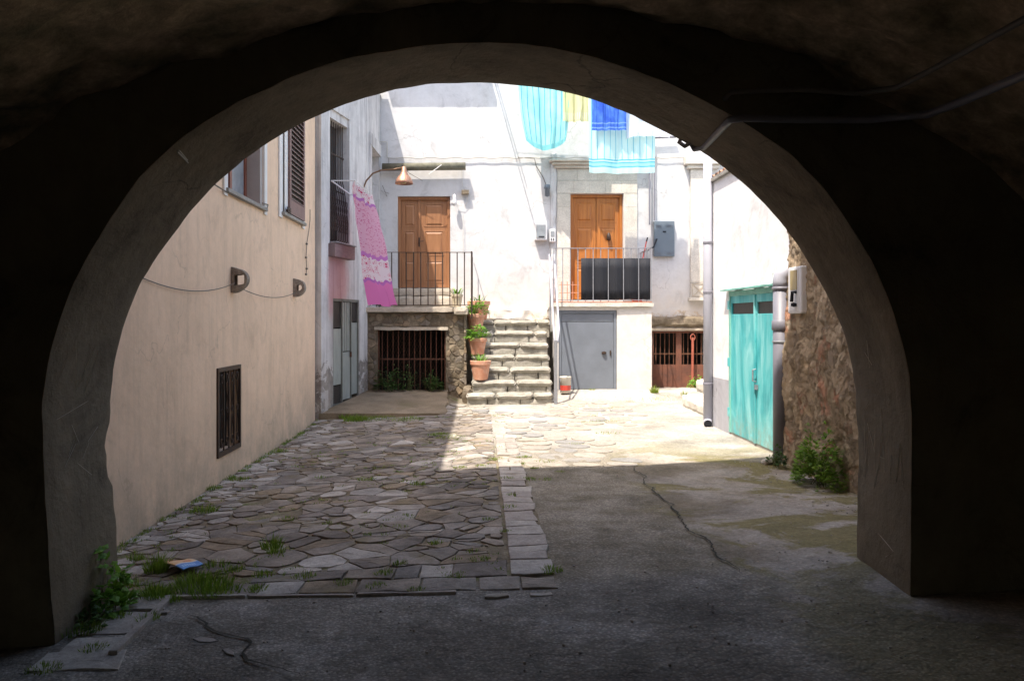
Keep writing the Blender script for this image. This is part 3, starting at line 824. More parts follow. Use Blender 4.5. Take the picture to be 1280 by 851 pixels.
# scratched marks on both jambs
def scr(lines, side):
    for ln in lines:
        mb = MB()
        pts_ = []
        for (y, z) in ln:
            # find jamb surface x at this height
            best = min((v for v in soff if (v.x < 0) == (side < 0)), key=lambda v: (v.y-y)**2+(v.z-z)**2+(100 if abs(v.x) < 1.5 else 0))
            pts_.append(Vector((best.x-side*.0015, y, z)))
        mb.tube(pts_, .0013, 3).build('scratch_mark', M['scratch'], arch)
sg = []
for _ in range(26):
    y, z = U(4.4, 4.95), U(.5, 1.5); l = U(.05, .22); a = U(-1.2, 1.2); sg.append([(y, z), (min(4.98, max(4.34, y+l*math.sin(a))), z+l*math.cos(a))])
scr([[(4.50,1.50),(4.62,1.20),(4.74,1.46)],[(4.70,1.18),(4.80,1.42)],[(4.42,1.05),(4.75,1.12)]]+sg[:8], -1)
scr([[(4.90,.95),(4.90,.72)],[(4.84,.95),(4.84,.72)],[(4.84,.95),(4.90,.72)],[(4.75,.95),(4.76,.70)],[(4.69,.72),(4.65,.98),(4.61,.72)],[(4.68,.80),(4.62,.80)],[(4.57,.97),(4.57,.74),(4.52,.74)],[(4.46,.70),(4.42,.92),(4.38,.70)],[(4.7,.35),(4.5,.30),(4.6,.24)]]+sg[12:20], 1)

# conduits across the dark face and along the vault
def conduit(pxD, r, label, mat='pvcdark'):
    mb = MB().tube([P(a, c, D) for a, c, D in pxD], r, 10)
    return tag(mb.build('conduit', M[mat], smooth=True), label, 'conduit')
conduit([(866,181,5.0),(868,186,5.02),(880,184,4.93),(906,157,4.42),(913,150,4.30),(930,148,4.25),(1000,150,4.24),(1085,150,4.22),(1160,143,3.98),(1200,128,3.65),(1285,92,3.15),(1330,72,2.9)], .020, 'lower thick grey conduit bending over the arch edge and up the dark vault')
conduit([(852,172,5.06),(849,178,5.06),(856,183,5.03),(868,176,4.95),(905,125,4.30),(915,115,4.22),(1000,112,4.18),(1070,117,4.14),(1120,110,3.85),(1160,90,3.55),(1285,22,2.9),(1330,0,2.7)], .014, 'upper thin cable crossing the dark arch face towards the top right', 'cable')
tag(MB().tube([P(222,190,4.31), P(232,200,4.5), P(242,212,4.72), P(253,224,4.93), P(262,234,5.05)], .005, 5).tube([P(224,188,4.31), P(240,207,4.66), P(250,218,4.82), P(262,233,5.05)], .004, 5).build('cable', M['palecable']), 'pair of thin pale wires stapled under the upper left curve of the arch', 'cable')

# ------------------------------------------------------------------ cream house (left)
cream = thing('cream_house', (-2.85, 9.5, -.17), 'cream plastered house along the left side of the courtyard', 'house')
XW = -2.85
holes = [(8.62, 9.40, .13, 1.06), (8.93, 10.42, 3.07, 4.7), (11.40, 12.62, 3.14, 5.0)]
wall((XW, 0, 0), (0,1,0), (1,0,0), 5.0, 13.7, -.4, 6.9, holes, .28).build('wall', M['cream'], cream)
B(XW-.45, XW-.29, 5, 13.7, -.4, 6.9).build('inner_wall', M['darkvoid'], cream)
B(-6.5, -2.48, 4.0, 13.72, 6.9, 7.02).build('roof', M['rooftile'], cream)
# window with grey reveal
w1 = MB().box(XW+.003, XW+.022, 8.80, 8.92, 2.98, 4.8).box(XW+.003, XW+.022, 10.43, 10.56, 2.98, 4.8).box(XW+.003, XW+.022, 8.92, 10.43, 4.705, 4.82).build('window', M['winwhite'], cream)
MB().box(XW-.27, XW+.05, 8.86, 10.50, 3.02, 3.068).build('sill', M['concrete'], w1, bev=.006)
MB().box(XW-.26, XW-.002, 10.30, 10.415, 3.075, 4.7).build('reveal', M['reveal'], w1)
MB().box(XW-.22, XW-.17, 8.94, 9.00, 3.08, 4.69).box(XW-.22, XW-.17, 9.60, 9.68, 3.08, 4.69).box(XW-.22, XW-.17, 10.22, 10.29, 3.08, 4.69).box(XW-.22,XW-.17,9.0,10.22,3.08,3.15).build('frame', M['winframe'], w1)
MB().box(XW-.20, XW-.19, 8.96, 10.25, 3.10, 4.68).build('pane', M['smoke'], w1)
# shuttered window
w2 = MB().box(XW+.003, XW+.022, 11.20, 11.385, 3.05, 5.1).box(XW+.003, XW+.022, 12.64, 12.82, 3.05, 5.1).box(XW+.003, XW+.022, 11.385, 12.64, 5.01, 5.14).build('window', M['winwhite'], cream)
MB().box(XW-.1, XW+.07, 11.32, 12.72, 3.09, 3.137).build('sill', M['concrete'], w2, bev=.006)
sh = MB(); sh.box(XW+.03, XW+.07, 11.62, 11.70, 3.15, 4.98).box(XW+.03, XW+.07, 12.52, 12.60, 3.15, 4.98).box(XW+.03, XW+.07, 11.70, 12.52, 3.15, 3.36).box(XW+.03, XW+.07, 11.70, 12.52, 4.90, 4.98)
z = 3.40
while z < 4.88:
    sh.obox((XW+.03, 11.70, z), (.042, 0, -.03), (0, .82, 0), (.0, 0, .012)); z += .072
sh.build('shutter', M['shutter'], w2)
MB().box(XW+.028, XW+.034, 11.42, 12.6, 3.15, 4.98).build('shutter_backing', M['gatedark'], w2)
MB().box(XW+.024, XW+.04, 11.42, 11.60, 3.15, 4.98).build('frame', M['winwhite'], w2)
MB().box(XW+.02, XW+.09, 11.50, 11.54, 3.165, 3.19).box(XW+.07, XW+.085, 11.44, 11.62, 3.14, 3.22).build('shutter_catch', M['iron'], w2)
# wrought iron grate
gr = MB(); gx = XW+.014
gr.box(XW-.005, XW+.02, 8.60, 8.64, .11, 1.08).box(XW-.005, XW+.02, 9.38, 9.42, .11, 1.08).box(XW-.005, XW+.02, 8.64, 9.38, .11, .165).box(XW-.005, XW+.02, 8.64, 9.38, 1.035, 1.08)
gt = gr.build('window_grate', M['iron'], cream)
for k in range(3):
    yy = 8.64+.74*(k+1)/4
    B(XW-.002, XW+.012, yy-.009, yy+.009, .165, 1.035).build('bar', M['iron'], gt)
sc = MB()
for k in range(4):
    yc = 8.64+.74*(k+.5)/4
    for (zz, sgn) in ((.95, 1), (.26, -1)):
        sc.tube([Vector((gx, yc+.045*math.cos(a)*(1-a/14), zz+sgn*.06*math.sin(a)*(1-a/14))) for a in [i*.45 for i in range(18)]], .007, 5)
    top, bot = .90, .31
    sc.tube([(gx, yc-.04, top), (gx, yc+(.05 if k % 2 else -.05)*.3, .6), (gx, yc+.04, bot)], .006, 5).tube([(gx, yc+.04, top), (gx, yc, .6), (gx, yc-.04, bot)], .006, 5)
    for (a0) in (0,): sc.tube([Vector((gx, yc+.03*math.cos(a), .60+.03*math.sin(a))) for a in [i*.7 for i in range(10)]], .006, 5)
sc.build('scroll', M['iron'], gt)
MB().box(XW-.16, XW-.15, 8.6, 9.42, .1, 1.1).build('opening_shade', M['darkvoid'], cream)  # black sheet stands in for the shade behind the grate
# two D-shaped stone rings
def ring(yc, zc, r, square):
    mb = MB(); n = 20; th = .12
    outp = [(0, -r)]+[(r*1.25*math.cos(a), r*math.sin(a)) for a in [(-math.pi/2+math.pi*i/n) for i in range(1, n)]]+[(0, r)]
    m_ = len(outp)
    if square: inn = [(.02+.001*i, 0) for i in range(m_)]; 
    inn = []
    for i, (x, z) in enumerate(outp):
        a = math.atan2(z, x-.09) if i not in (0, m_-1) else math.atan2(z, x-.09)
        if square:
            k = .06/max(abs(math.cos(a)), abs(math.sin(a))); inn.append((.085+k*math.cos(a), k*math.sin(a)*.95))
        else: inn.append((.085+.045*math.cos(a), .045*math.sin(a)))
    vs = []
    for (xx, zz) in outp+inn:
        w = .012*nz(xx*9, zz*9, yc)
        for yy in (yc-th/2, yc+th/2): vs.append((XW+max(-.02, xx-.0)+w*.5+(.0), yy+w, zc+zz+w))
    fs = []
    T = 2*m_
    for i in range(m_-1):
        a, c = 2*i, 2*(i+1); p, q = T+2*i, T+2*(i+1)
        fs += [(a, c, q, p), (a+1, p+1, q+1, c+1), (a, a+1, c+1, c), (p, q, q+1, p+1)]
    i = m_-1; fs += [(0, T, T+1, 1), (2*i, 2*i+1, T+2*i+1, T+2*i)]
    # inner back side next to the wall
    fs += [(0, 2*i, T+2*i, T), (1, T+1, T+2*i+1, 2*i+1)]
    mb.add(vs, fs); return mb
tag(ring(9.15, 2.06, .145, True).build('stone_ring', M['ring'], bev=.012), 'larger nearer D-shaped stone ring with a square hole in the cream wall', 'stone ring', 'carved stone rings on the cream wall')
tag(ring(12.15, 2.09, .14, False).build('stone_ring', M['ring'], bev=.012), 'farther rounder stone ring with a small round hole on the cream wall', 'stone ring', 'carved stone rings on the cream wall')
def sag(p, q, s, n=14):
    return [p.lerp(q, i/n)-Vector((0, 0, s*4*(i/n)*(1-i/n))) for i in range(n+1)]
tag(MB().tube(sag(Vector((-2.835, 6.7, 1.95)), Vector((-2.80, 9.08, 2.02)), .10), .005, 5).build('cable', M['cable']), 'thin cable sagging from the arch to the nearer stone ring', 'cable')
tag(MB().tube(sag(Vector((-2.80, 9.22, 1.98)), Vector((-2.80, 12.1, 2.02)), .10), .005, 5).build('cable', M['cable']), 'thin cable slung between the two stone rings', 'cable')
tag(MB().tube([Vector((-2.6, 5.6, 3.0))]+[P(px, py, D) for px, py, D in ((283,240,8.85),(302,250,9.4),(318,256,9.9),(334,262,10.5),(335,256,10.55),(328,254,10.3))], .008, 5).build('rope', M['cable']), 'old rope under the sill of the open window', 'rope')
bm_ = MB(); pts_ = [P(391,262,13.2), P(391,275,13.2), P(390,290,13.1), P(387,305,12.95), P(384,322,12.9), P(386,336,12.95), P(384,343,12.9)]
pts_ = [Vector((XW+.02, p.y, p.z)) for p in pts_]
bm_.tube(pts_, .006, 5)
for p in pts_[3:]: bm_.lathe(p-Vector((0, 0, .02)), [(0.001, 0), (.018, .012), (.018, .03), (.001, .045)], 8)
tag(bm_.build('chain', M['cable']), 'knotted dark cord hanging beside the closed shutter', 'chain')

# ------------------------------------------------------------------ grey weathered house (left back)
grey = thing('grey_house', (-2.5, 15, 0), 'narrow weathered grey plaster house between cream house and white facade', 'house')
A0, A1, A2 = Vector((-2.80, 13.72, 0)), Vector((-2.29, 16.0, 0)), Vector((-2.23, 17.58, 0))
u1 = (A1-A0).normalized(); n1 = Vector((u1.y, -u1.x, 0)); L1_ = (A1-A0).length
u2 = (A2-A1).normalized(); n2 = Vector((u2.y, -u2.x, 0)); L2_ = (A2-A1).length
wy = lambda y: (y-13.72)/u1.y
gh = [(wy(14.33), wy(15.58), .03, 1.99), (wy(14.12), wy(15.0), 2.98, 5.2)]
wall(A0, u1, n1, 0, L1_, -.4, 6.6, gh, .30).build('wall', M['grey'], grey)
wall(A1, u2, n2, 0, L2_, -.4, 6.6, [(.35, 1.45, 1.9, 5.15)], .30).build('wall', M['grey'], grey)
MB().obox(A0+Vector((-.42, 0, -.4)), A1-A0, (.1, 0, 0), (0, 0, 7)).build('inner_wall', M['darkvoid'], grey)
MB().obox(A1+u2*.3-n2*.2+Vector((0, 0, 1.9)), u2*1.2, -n2*.03, (0, 0, 3.3)).build('side_door', M['reveal'], grey)
ra = MB(); rp = [(-6.5, 13.75), (-2.42, 13.75), (-2.13, 17.5), (-6.5, 17.5)]
ra.add([(x, y, 6.6) for x, y in rp]+[(x, y, 6.72) for x, y in rp], [(3,2,1,0), (4,5,6,7)]+[(i, (i+1) % 4, 4+(i+1) % 4, 4+i) for i in range(4)])
rr_ = ra.build('roof', M['concrete'], grey)
ti = MB()
for k in range(16):
    p = Vector((-2.40, 13.9, 6.74)).lerp(Vector((-2.12, 17.4, 6.74)), k/15); ti.tube([p+Vector((-1.5, 0, .5)), p+Vector((-.22, 0, .07))], .08, 8)
ti.build('roof_tiles', M['rooftile'], rr_)
# pilaster strips and frame mouldings standing proud
MB().obox(A0+n1*.003-u1*.001, u1*.30, n1*.05, (0, 0, 6.58)).build('corner_pilaster', M['grey'], grey)
fr = MB()
for (a, b) in ((wy(14.0), wy(14.115)), (wy(15.005), wy(15.14))): fr.obox(A0+u1*a+n1*.003+Vector((0, 0, 2.95)), u1*(b-a), n1*.035, (0, 0, 2.4))
fr.obox(A0+u1*wy(14.0)+n1*.003+Vector((0, 0, 5.352)), u1*(wy(15.14)-wy(14.0)), n1*.035, (0, 0, .16))
gw = fr.build('window', M['grey'], grey)
fr2 = MB()
fr2.obox(A1+n2*.003+u2*.20+Vector((0, 0, 1.9)), u2*.14, n2*.04, (0, 0, 3.25)).obox(A1+n2*.003+u2*.20+Vector((0, 0, 5.16)), u2*1.3, n2*.04, (0, 0, .25))
fr2.build('door_surround', M['grey'], grey)
MB().obox(A0+u1*wy(14.14)-n1*.22+Vector((0, 0, 2.98)), u1*.86, -n1*.03, (0, 0, 2.2)).build('pane', M['gatedark'], gw)
bw = MB()
for k in range(9):
    a = wy(14.16)+.86/8.6*k
    def q(z, d): return A0+u1*a+n1*d+Vector((0, 0, z))
    bw.tube([q(2.98, -.10), q(3.05, .02), q(3.4, .03), q(3.9, -.02), q(4.2, -.08), q(5.2, -.08)], .010, 5)
for zz in (3.02, 3.95, 4.6): bw.obox(A0+u1*wy(14.14)+n1*(-.09)+Vector((0, 0, zz)), u1*.88, n1*.02, (0, 0, .02))
for k in range(8):
    for r_ in range(5):
        c = A0+u1*(wy(14.21)+.1*k)+n1*.03+Vector((0, 0, 3.25+.12*r_))
        bw.tube([c+u1*.03*math.cos(t)+Vector((0, 0, .055*math.sin(t))) for t in [i*math.pi/4 for i in range(9)]], .006, 4, cap=False)
bw.build('window_grille', M['iron'], gw)
MB().obox(A0+u1*wy(14.10)+n1*.004+Vector((0, 0, 2.72)), u1*.94, n1*.14, (0, 0, .24)).build('window_box', M['sillwood'], gw, bev=.008)
MB().obox(A0+u1*wy(14.10)+n1*.004+Vector((0, 0, 2.965)), u1*.96, n1*.17, (0, 0, .02)).build('sill', M['greyiron'], gw)
# sheet metal door
gd = MB(); ga, gb_ = wy(14.33), wy(15.58); gl = gb_-ga
def gq(a, z, d=-.05): return A0+u1*(ga+a)+n1*d+Vector((0, 0, z))
def gpan(mb, a0, a1, z0, z1, d, t): mb.obox(gq(a0, z0, d), u1*(a1-a0), n1*t, (0, 0, z1-z0))
for (a0, a1) in ((0, .045), (gl*.36-.02, gl*.36+.02), (gl*.70-.015, gl*.70+.015), (gl-.045, gl)): gpan(gd, a0, a1, .04, 1.99, -.04, .03)
for (z0_, z1_) in ((.04, .08), (1.94, 1.99)): gpan(gd, .046, gl-.046, z0_, z1_, -.04, .028)
gdo = gd.build('metal_door', simple('dull_green_frame', (.20,.21,.19), .6, var=.4), grey)
for q_ in ((.046, gl*.36-.021, .42, 1.44), (gl*.36+.021, gl*.7-.016, .12, 1.00), (gl*.7+.016, gl-.046, .18, 1.55)):
    mb = MB(); gpan(mb, *q_, -.05, .02); mb.build('lower_panel', M['gategrey'], gdo, bev=.004)
mb = MB()
for k in range(9):
    a0 = gl*.36+.021+(gl*.34-.037)*k/9; gpan(mb, a0+.003, a0+(gl*.34-.037)/9-.003, 1.02, 1.93, -.05, .022 if k % 2 else .012)
mb.build('corrugated_panel', M['gategrey'], gdo)
for q_ in ((.046, gl*.36-.021, 1.46, 1.93), (gl*.7+.016, gl-.046, 1.57, 1.93), (.046, gl*.36-.021, .08, .40)):
    mb = MB(); gpan(mb, *q_, -.06, .015); mb.build('dark_panel', M['gatedark'], gdo)
mb = MB(); mb.obox(gq(gl*.7-.05, .9, -.02), u1*.03, n1*.03, (0, 0, .10)).build('handle', M['rustiron'], gdo)
# door threshold
tag(MB().obox(gq(-.05, -.02, -.04), u1*(gl+.1), n1*.16, (0, 0, .055)).build('door_step', M['concrete'], bev=.01), 'low worn concrete threshold under the grey sheet metal door', 'step')
# drying rack with the pink cloth
Z1, Z2 = 4.06, 3.95
ra_, rb_ = A0+u1*wy(14.15)+n1*.05+Vector((0, 0, Z1)), A0+u1*wy(15.0)+n1*.05+Vector((0, 0, Z2))
ta, tb_ = ra_+Vector((.42, 0, 0)), rb_+Vector((.40, .02, 0))
rack = thing('drying_rack', ra_, 'white metal drying rack sticking out beside the barred grey house window', 'drying rack')
MB().tube([ra_, ta], .011, 6).build('arm', M['whiteplastic'], rack); MB().tube([rb_, tb_], .011, 6).build('arm', M['whiteplastic'], rack)
MB().tube([ra_, rb_], .014, 6).build('back_rail', M['whiteplastic'], rack); MB().tube([ta, tb_], .007, 6).build('line', M['whiteplastic'], rack)
def pk(u, v):
    top = ta.lerp(tb_, u); bl, br = Vector((-1.93, 14.2, 1.86)), Vector((-1.55, 14.75, 1.86))
    bot = bl.lerp(br, u); p = bot.lerp(top, v); p.x = bot.x+(top.x-bot.x)*(1-(1-v)**1.35)
    t = 1-v; pinch = math.sin(math.pi*min(1, t*1.1))*.0
    f = math.sin(u*17+1.5*t+.6*math.sin(3*t))*(.03+.02*t)+.13*nz(u*4, t*1.6, 0)+.05*nz(u*9, t*5, 2)
    d = Vector((-.55, -.8, 0)).normalized()
    p = p+d*f; p.x += .09*(u-.35)*math.sin(math.pi*t)
    p.z += .02*math.sin(u*9)*(1-v)-(.07*math.sin(math.pi*u) if v > .98 else .06*math.sin(math.pi*u)*v)
    return p
tag(MB().grid(pk, 48, 90).build('pink_cloth', cloth('pink_flowered_cotton', c_pink, .5), smooth=True), 'long pink flowered cloth with white floral band hung from the rack', 'cloth')
# street lamp
lamp = thing('street_lamp', P(453, 240, 15.9), 'old copper street lamp on a curved arm above the left door', 'street lamp')
arcp = [P(451,250,15.88), P(453,238,15.85), P(458,226,15.8), P(466,217,15.75), P(476,213,15.7), P(492,212,15.6), P(505,209,15.6)]
MB().tube(arcp, .016, 8).build('arm', M['lampiron'], lamp, smooth=True)
lc = P(505, 230, 15.6)
MB().lathe(lc, [(.175, 0), (.165, .05), (.13, .12), (.085, .17), (.05, .24), (.035, .33), (.012, .34)], 20).build('lamp_shade', M['copper'], lamp, smooth=True, solid=.006)
MB().lathe(lc, [(.001, .0), (.05, .02), (.07, .06), (.04, .14)], 12).build('bulb', M['yellowglass'], lamp, smooth=True)

# ------------------------------------------------------------------ white back house
YF = 17.6
back = thing('white_house', (1.5, YF, 0), 'large sunlit white plastered house closing the courtyard at the back', 'house')
DL = (-1.848, -.690, 2.30, 4.32); DR = (1.955, 3.115, 2.04, 4.37); RG = (3.75, 4.95, .06, 1.36); WR = (4.92, 5.9, 2.35, 4.7)
wall((0, YF, 0), (1,0,0), (0,-1,0), -2.6, 7.5, -.3, 9.2, [DL, DR, RG, WR], .35).build('wall', M['facade'], back)
B(-2.6, 7.5, 18.3, 18.4, -.3, 9.2).build('inner_wall', M['darkvoid'], back)
B(-2.8, 7.7, 17.2, 22, 9.2, 9.35).build('roof', M['rooftile'], back)
B(-2.4, -.10, 17.02, YF, 7.80, 7.95).build('shadow_slab', M['slab'], back)  # unseen slab added above the view to cast the grey shadow patch
MB().tube([(.2, YF, 7.30), (.2, 16.55, 7.27)], .014, 8).build('shadow_bar', M['iron'], back)  # unseen bar added to cast the diagonal line of shadow on the facade
# left wooden door
def panelled(name, x0, x1, z0, z1, yd, mat, panels, parent, bevp=.01):
    fr = MB(); t = .065
    fr.box(x0, x0+t, yd-.03, yd+.05, z0, z1).box(x1-t, x1, yd-.03, yd+.05, z0, z1).box(x0+t, x1-t, yd-.03, yd+.05, z1-t, z1)
    d = fr.build(name, mat, parent, bev=.004)
    for (a, b_) in panels['leaves']:
        lv = MB().box(a, b_, yd+.02, yd+.06, z0+.01, z1-t-.003)
        for (pa, pb, za, zb) in panels['p']:
            xa, xb = a+(b_-a)*pa, a+(b_-a)*pb; w = .028
            lv.box(xa, xb, yd+.012, yd+.0205, za, za+w).box(xa, xb, yd+.012, yd+.0205, zb-w, zb).box(xa, xa+w, yd+.0125, yd+.0205, za+w, zb-w).box(xb-w, xb, yd+.0125, yd+.0205, za+w, zb-w)
            if xb-xa > .12 and zb-za > .12: lv.add([(xa+w+.012, yd+.0195, za+w+.012), (xb-w-.012, yd+.0195, za+w+.012), (xb-w-.012, yd+.0195, zb-w-.012), (xa+w+.012, yd+.0195, zb-w-.012),
                (xa+w+.045, yd+.004, za+w+.045), (xb-w-.045, yd+.004, za+w+.045), (xb-w-.045, yd+.004, zb-w-.045), (xa+w+.045, yd+.004, zb-w-.045)], [(0,1,5,4),(1,2,6,5),(2,3,7,6),(3,0,4,7),(4,5,6,7)])
        lv.build('leaf', mat, d, bev=.003)
    return d
yd = YF+.10
x0, x1, z0, z1 = DL
d1 = panelled('door', x0+.002, x1-.002, z0+.01, z1-.002, yd, M['door_l'], {'leaves': [(x0+.07, x0+.44), (x0+.50, x1-.07)],
     'p': [(.12, .88, z0+.12, z0+.62), (.12, .88, z0+.72, z0+1.28), (.12, .88, z0+1.36, z0+1.88)]}, back)
MB().box(x0+.442, x0+.498, yd-.005, yd+.05, z0+.01, z1-.07).build('mullion', M['door_l'], d1, bev=.006)
MB().tube([(x0+.47, yd-.01, 3.33), (x0+.47, yd-.06, 3.33), (x0+.57, yd-.06, 3.34)], .009, 6).box(x0+.45, x0+.485, yd-.015, yd-.004, 3.22, 3.42).build('handle', M['iron'], d1)
x0, x1, z0, z1 = DR
d2 = panelled('door', x0+.002, x1-.002, z0+.01, z1-.002, yd, M['door_r'], {'leaves': [(x0+.067, (x0+x1)/2-.006), ((x0+x1)/2+.006, x1-.067)],
     'p': [(.12, .88, z0+.10, z0+.72), (.12, .88, z0+.82, z0+1.62), (.12, .88, z0+1.72, z0+2.18)]}, back)
for xc in ((x0+x1)/2-.27, (x0+x1)/2+.27):
    MB().tube([Vector((xc+.075*math.cos(a), yd+.008, z0+1.95+.075*math.sin(a))) for a in [i*math.pi/8 for i in range(17)]], .008, 5).build('moulding', M['door_r'], d2)
MB().lathe(Vector((x0+.85, yd-.05, z0+1.30)), [(.001, 0), (.04, .02), (.05, .06), (.045, .13), (.02, .18), (.001, .19)], 12).build('knocker', M['iron'], d2, smooth=True)
# stone door surround with cornice
ss = MB(); yz = YF-.035
for (a, b_) in ((1.66, 1.95), (3.12, 3.42)):
    zz = 2.0
    while zz < 4.35:
        h = min(.52, 4.375-zz); ss.box(a, b_, yz, YF-.002, zz+.0008, zz+h-.0008); zz += h
for k in range(5): ss.box(1.66+.352*k+.001, 1.66+.352*(k+1)-.001, yz, YF-.002, 4.382, 4.66)
for k in range(4): ss.box(1.66+.44*k+.001, 1.66+.44*(k+1)-.001, yz+.01, YF-.002, 4.665, 4.92)
ss.build('door_surround', M['palestone'], back, bev=.003)
MB().box(1.60, 3.48, YF-.09, YF-.002, 4.93, 4.99).box(1.54, 3.54, YF-.16, YF-.002, 4.993, 5.05).box(1.48, 3.60, YF-.22, YF-.002, 5.053, 5.10).build('cornice', M['palestone'], back, bev=.015)
MB().rbox(1.50, 1.655, YF-.05, YF-.003, 2.0, 5.3, .08, .01).build('plaster_edge', M['facade'], back)
# left threshold steps
tag(MB().rbox(-2.16, -.62, 17.25, YF-.002, 2.13, 2.29, .07, .004, rnd=.008).rbox(-2.16, -.60, 17.22, YF-.002, 1.865, 2.125, .07, .014).build('door_step', M['slab']), 'pale stone doorstep under the brown door on the left terrace', 'step')
# rusty barred gate
x0, x1, z0, z1 = RG
rg = MB().box(x0, x0+.05, YF+.05, YF+.10, z0+.04, z1).box(x1-.05, x1, YF+.05, YF+.10, z0+.04, z1).box(x0+.05, x1-.05, YF+.05, YF+.10, z1-.05, z1).box((x0+x1)/2-.06, (x0+x1)/2+.06, YF+.045, YF+.10, z0+.04, z1-.05).build('barred_gate', M['rustgate'], back)
for (a, b_) in ((x0+.05, (x0+x1)/2-.06), ((x0+x1)/2+.06, x1-.05)):
    MB().box(a, b_, YF+.06, YF+.09, z0+.05, .62).build('panel', M['rustgate'], rg)
    MB().box(a, b_, YF+.062, YF+.085, .84, .87).build('cross_bar', M['rustiron'], rg)
    for k in range(5):
        xx = a+(b_-a)*(k+.5)/5; MB().tube([(xx, YF+.075, .60), (xx, YF+.075, z1-.04)], .011, 6).build('bar', M['rustiron'], rg)
MB().tube([(4.62, YF-.06, .14), (4.63, YF-.06, 1.22)], .028, 8).tube([Vector((4.63+.05*math.cos(a), YF-.06, 1.22+.07*math.sin(a))) for a in [i*math.pi/5 for i in range(11)]], .012, 6).build('gate_pole', M['reddish'], back)
MB().rbox(3.50, 5.6, YF-.12, YF-.003, 1.45, 1.68, .06, .02, rnd=.03).build('lintel_band', M['mortar'], back)
MB().box(3.70, 4.96, YF-.08, YF+.05, 1.375, 1.425).build('lintel', M['slab'], back, bev=.008)
# ornate window surround on the right
ws = MB().box(4.58, 4.88, YF-.08, YF-.003, 2.42, 4.90).box(4.50, 5.2, YF-.14, YF-.003, 4.91, 4.99).box(4.44, 5.25, YF-.20, YF-.003, 4.993, 5.18)
wo = ws.build('window', M['palestone'], back, bev=.012)
MB().box(4.58, 6, YF-.10, YF-.003, 2.10, 2.41).box(4.53, 6, YF-.16, YF-.003, 2.02, 2.097).build('sill', M['palestone'], wo, bev=.01)
MB().obox((4.62, YF-.105, 2.13), (.24, 0, .24), (.012, 0, -.012), (0, -.01, 0)).obox((4.62, YF-.105, 2.37), (.24, 0, -.24), (.012, 0, .012), (0, -.012, 0)).box(4.60, 4.88, YF-.112, YF-.101, 2.115, 2.13).box(4.60, 4.88, YF-.112, YF-.101, 2.385, 2.40).box(4.60, 4.612, YF-.112, YF-.101, 2.13, 2.385).box(4.868, 4.88, YF-.112, YF-.101, 2.13, 2.385).build('carving', M['slab'], wo)
lv = MB()
for k in range(26): lv.obox((4.93, YF+.02, 2.44+.045*k), (.9, 0, 0), (0, .04, .02), (0, 0, .012))
lv.build('shutter', M['door_l'], wo)
MB().box(4.93, 5.88, YF+.03, YF+.05, 3.62, 4.69).build('pane', M['gatedark'], wo)
# facade cable, conduits, lamp, insulators
def fc(pts_, r, name, mat, D=17.55): return MB().tube([P(a, c, D) for a, c in pts_], r, 6).build(name, M[mat], back)
cb = []
for k in range(0, 60):
    px = 485+(860-485)*k/59; cb.append((px, 197.5+.7*math.sin(k*1.3)))
fc([(474,177),(484,178),(484,196)]+cb, .011, 'cable', 'palecable')
fc([(647,197),(668,198),(670,207),(679,222),(686,240)], .010, 'cable', 'cable')
fc([(486,206),(486,198)], .006, 'cable', 'cable')
fc([(579,268),(579,318)], .005, 'cable', 'palecable')
fc([(568,247),(572,257),(580,258),(585,252),(584,240),(578,232),(577,206)], .005, 'cable', 'palecable')
fc([(478,232),(484,246),(476,238),(486,242)], .006, 'cable', 'cable')
MB().tube([P(478,209,17.42), P(582,208,17.42)], .085, 12).build('awning_roller', M['beam'], back, smooth=True)
fc([(536,218),(552,206)], .009, 'tie', 'whiteplastic', 17.3); fc([(500,205),(512,217),(528,226)], .006, 'tie', 'cable', 17.4)
MB().box(*sorted((P(577,0,17.55).x, P(586,0,17.55).x)), 17.48, YF-.002, P(0,243,17.55).z, P(0,238,17.55).z).build('bracket', M['mortar'], back)
MB().lathe(P(568,258,17.45), [(.001, 0), (.05, .03), (.055, .10), (.03, .18), (.035, .24), (.001, .27)], 12).build('insulator', M['whiteplastic'], back, smooth=True)
fc([(812,190),(812,281)], .020, 'conduit', 'pvcdark', 17.5); fc([(818,172),(818,276)], .018, 'conduit', 'pvcdark', 17.52); fc([(818,172),(845,171)], .03, 'conduit', 'pvcdark', 17.5)
MB().lathe(P(684,246,17.45), [(.02, 0), (.055, .02), (.05, .16), (.07, .18), (.06, .26), (.01, .27)], 12).build('bell', M['cabinet'], back, smooth=True)
# electric boxes on the facade
def fbox(px0, px1, py0, py1, d, name, mat, label, cat, D=YF-.003):
    a, b_ = P(px0, py1, D), P(px1, py0, D)
    t = thing(name, (a.x, D, a.z), label, cat)
    MB().box(a.x, b_.x, D-d, D, a.z, b_.z).build('case', M[mat], t, bev=.012)
    return t, a, b_
t, a, b_ = fbox(668, 683, 279, 301, .16, 'meter_box', 'whiteplastic', 'larger white meter box beside the orange door, left of the smaller one', 'meter box')
MB().box(a.x+.03, b_.x-.03, YF-.175, YF-.165, a.z+.04, b_.z-.05).build('window', M['smoke'], t, bev=.004)
MB().box(a.x+.08, b_.x-.06, YF-.18, YF-.176, a.z+.06, a.z+.085).build('slot', M['black'], t)
t, a, b_ = fbox(686.5, 694, 287, 303, .09, 'meter_box', 'whiteplastic', 'small narrow white meter box next to the bigger one by the orange door', 'meter box')
MB().box(a.x+.025, b_.x-.025, YF-.102, YF-.094, a.z+.12, b_.z-.05).build('window', M['smoke'], t)
for q_ in (.03, .078): MB().box(a.x+q_, a.x+q_+.02, YF-.1, YF-.094, a.z+.03, a.z+.08).build('switch', M['black'], t)
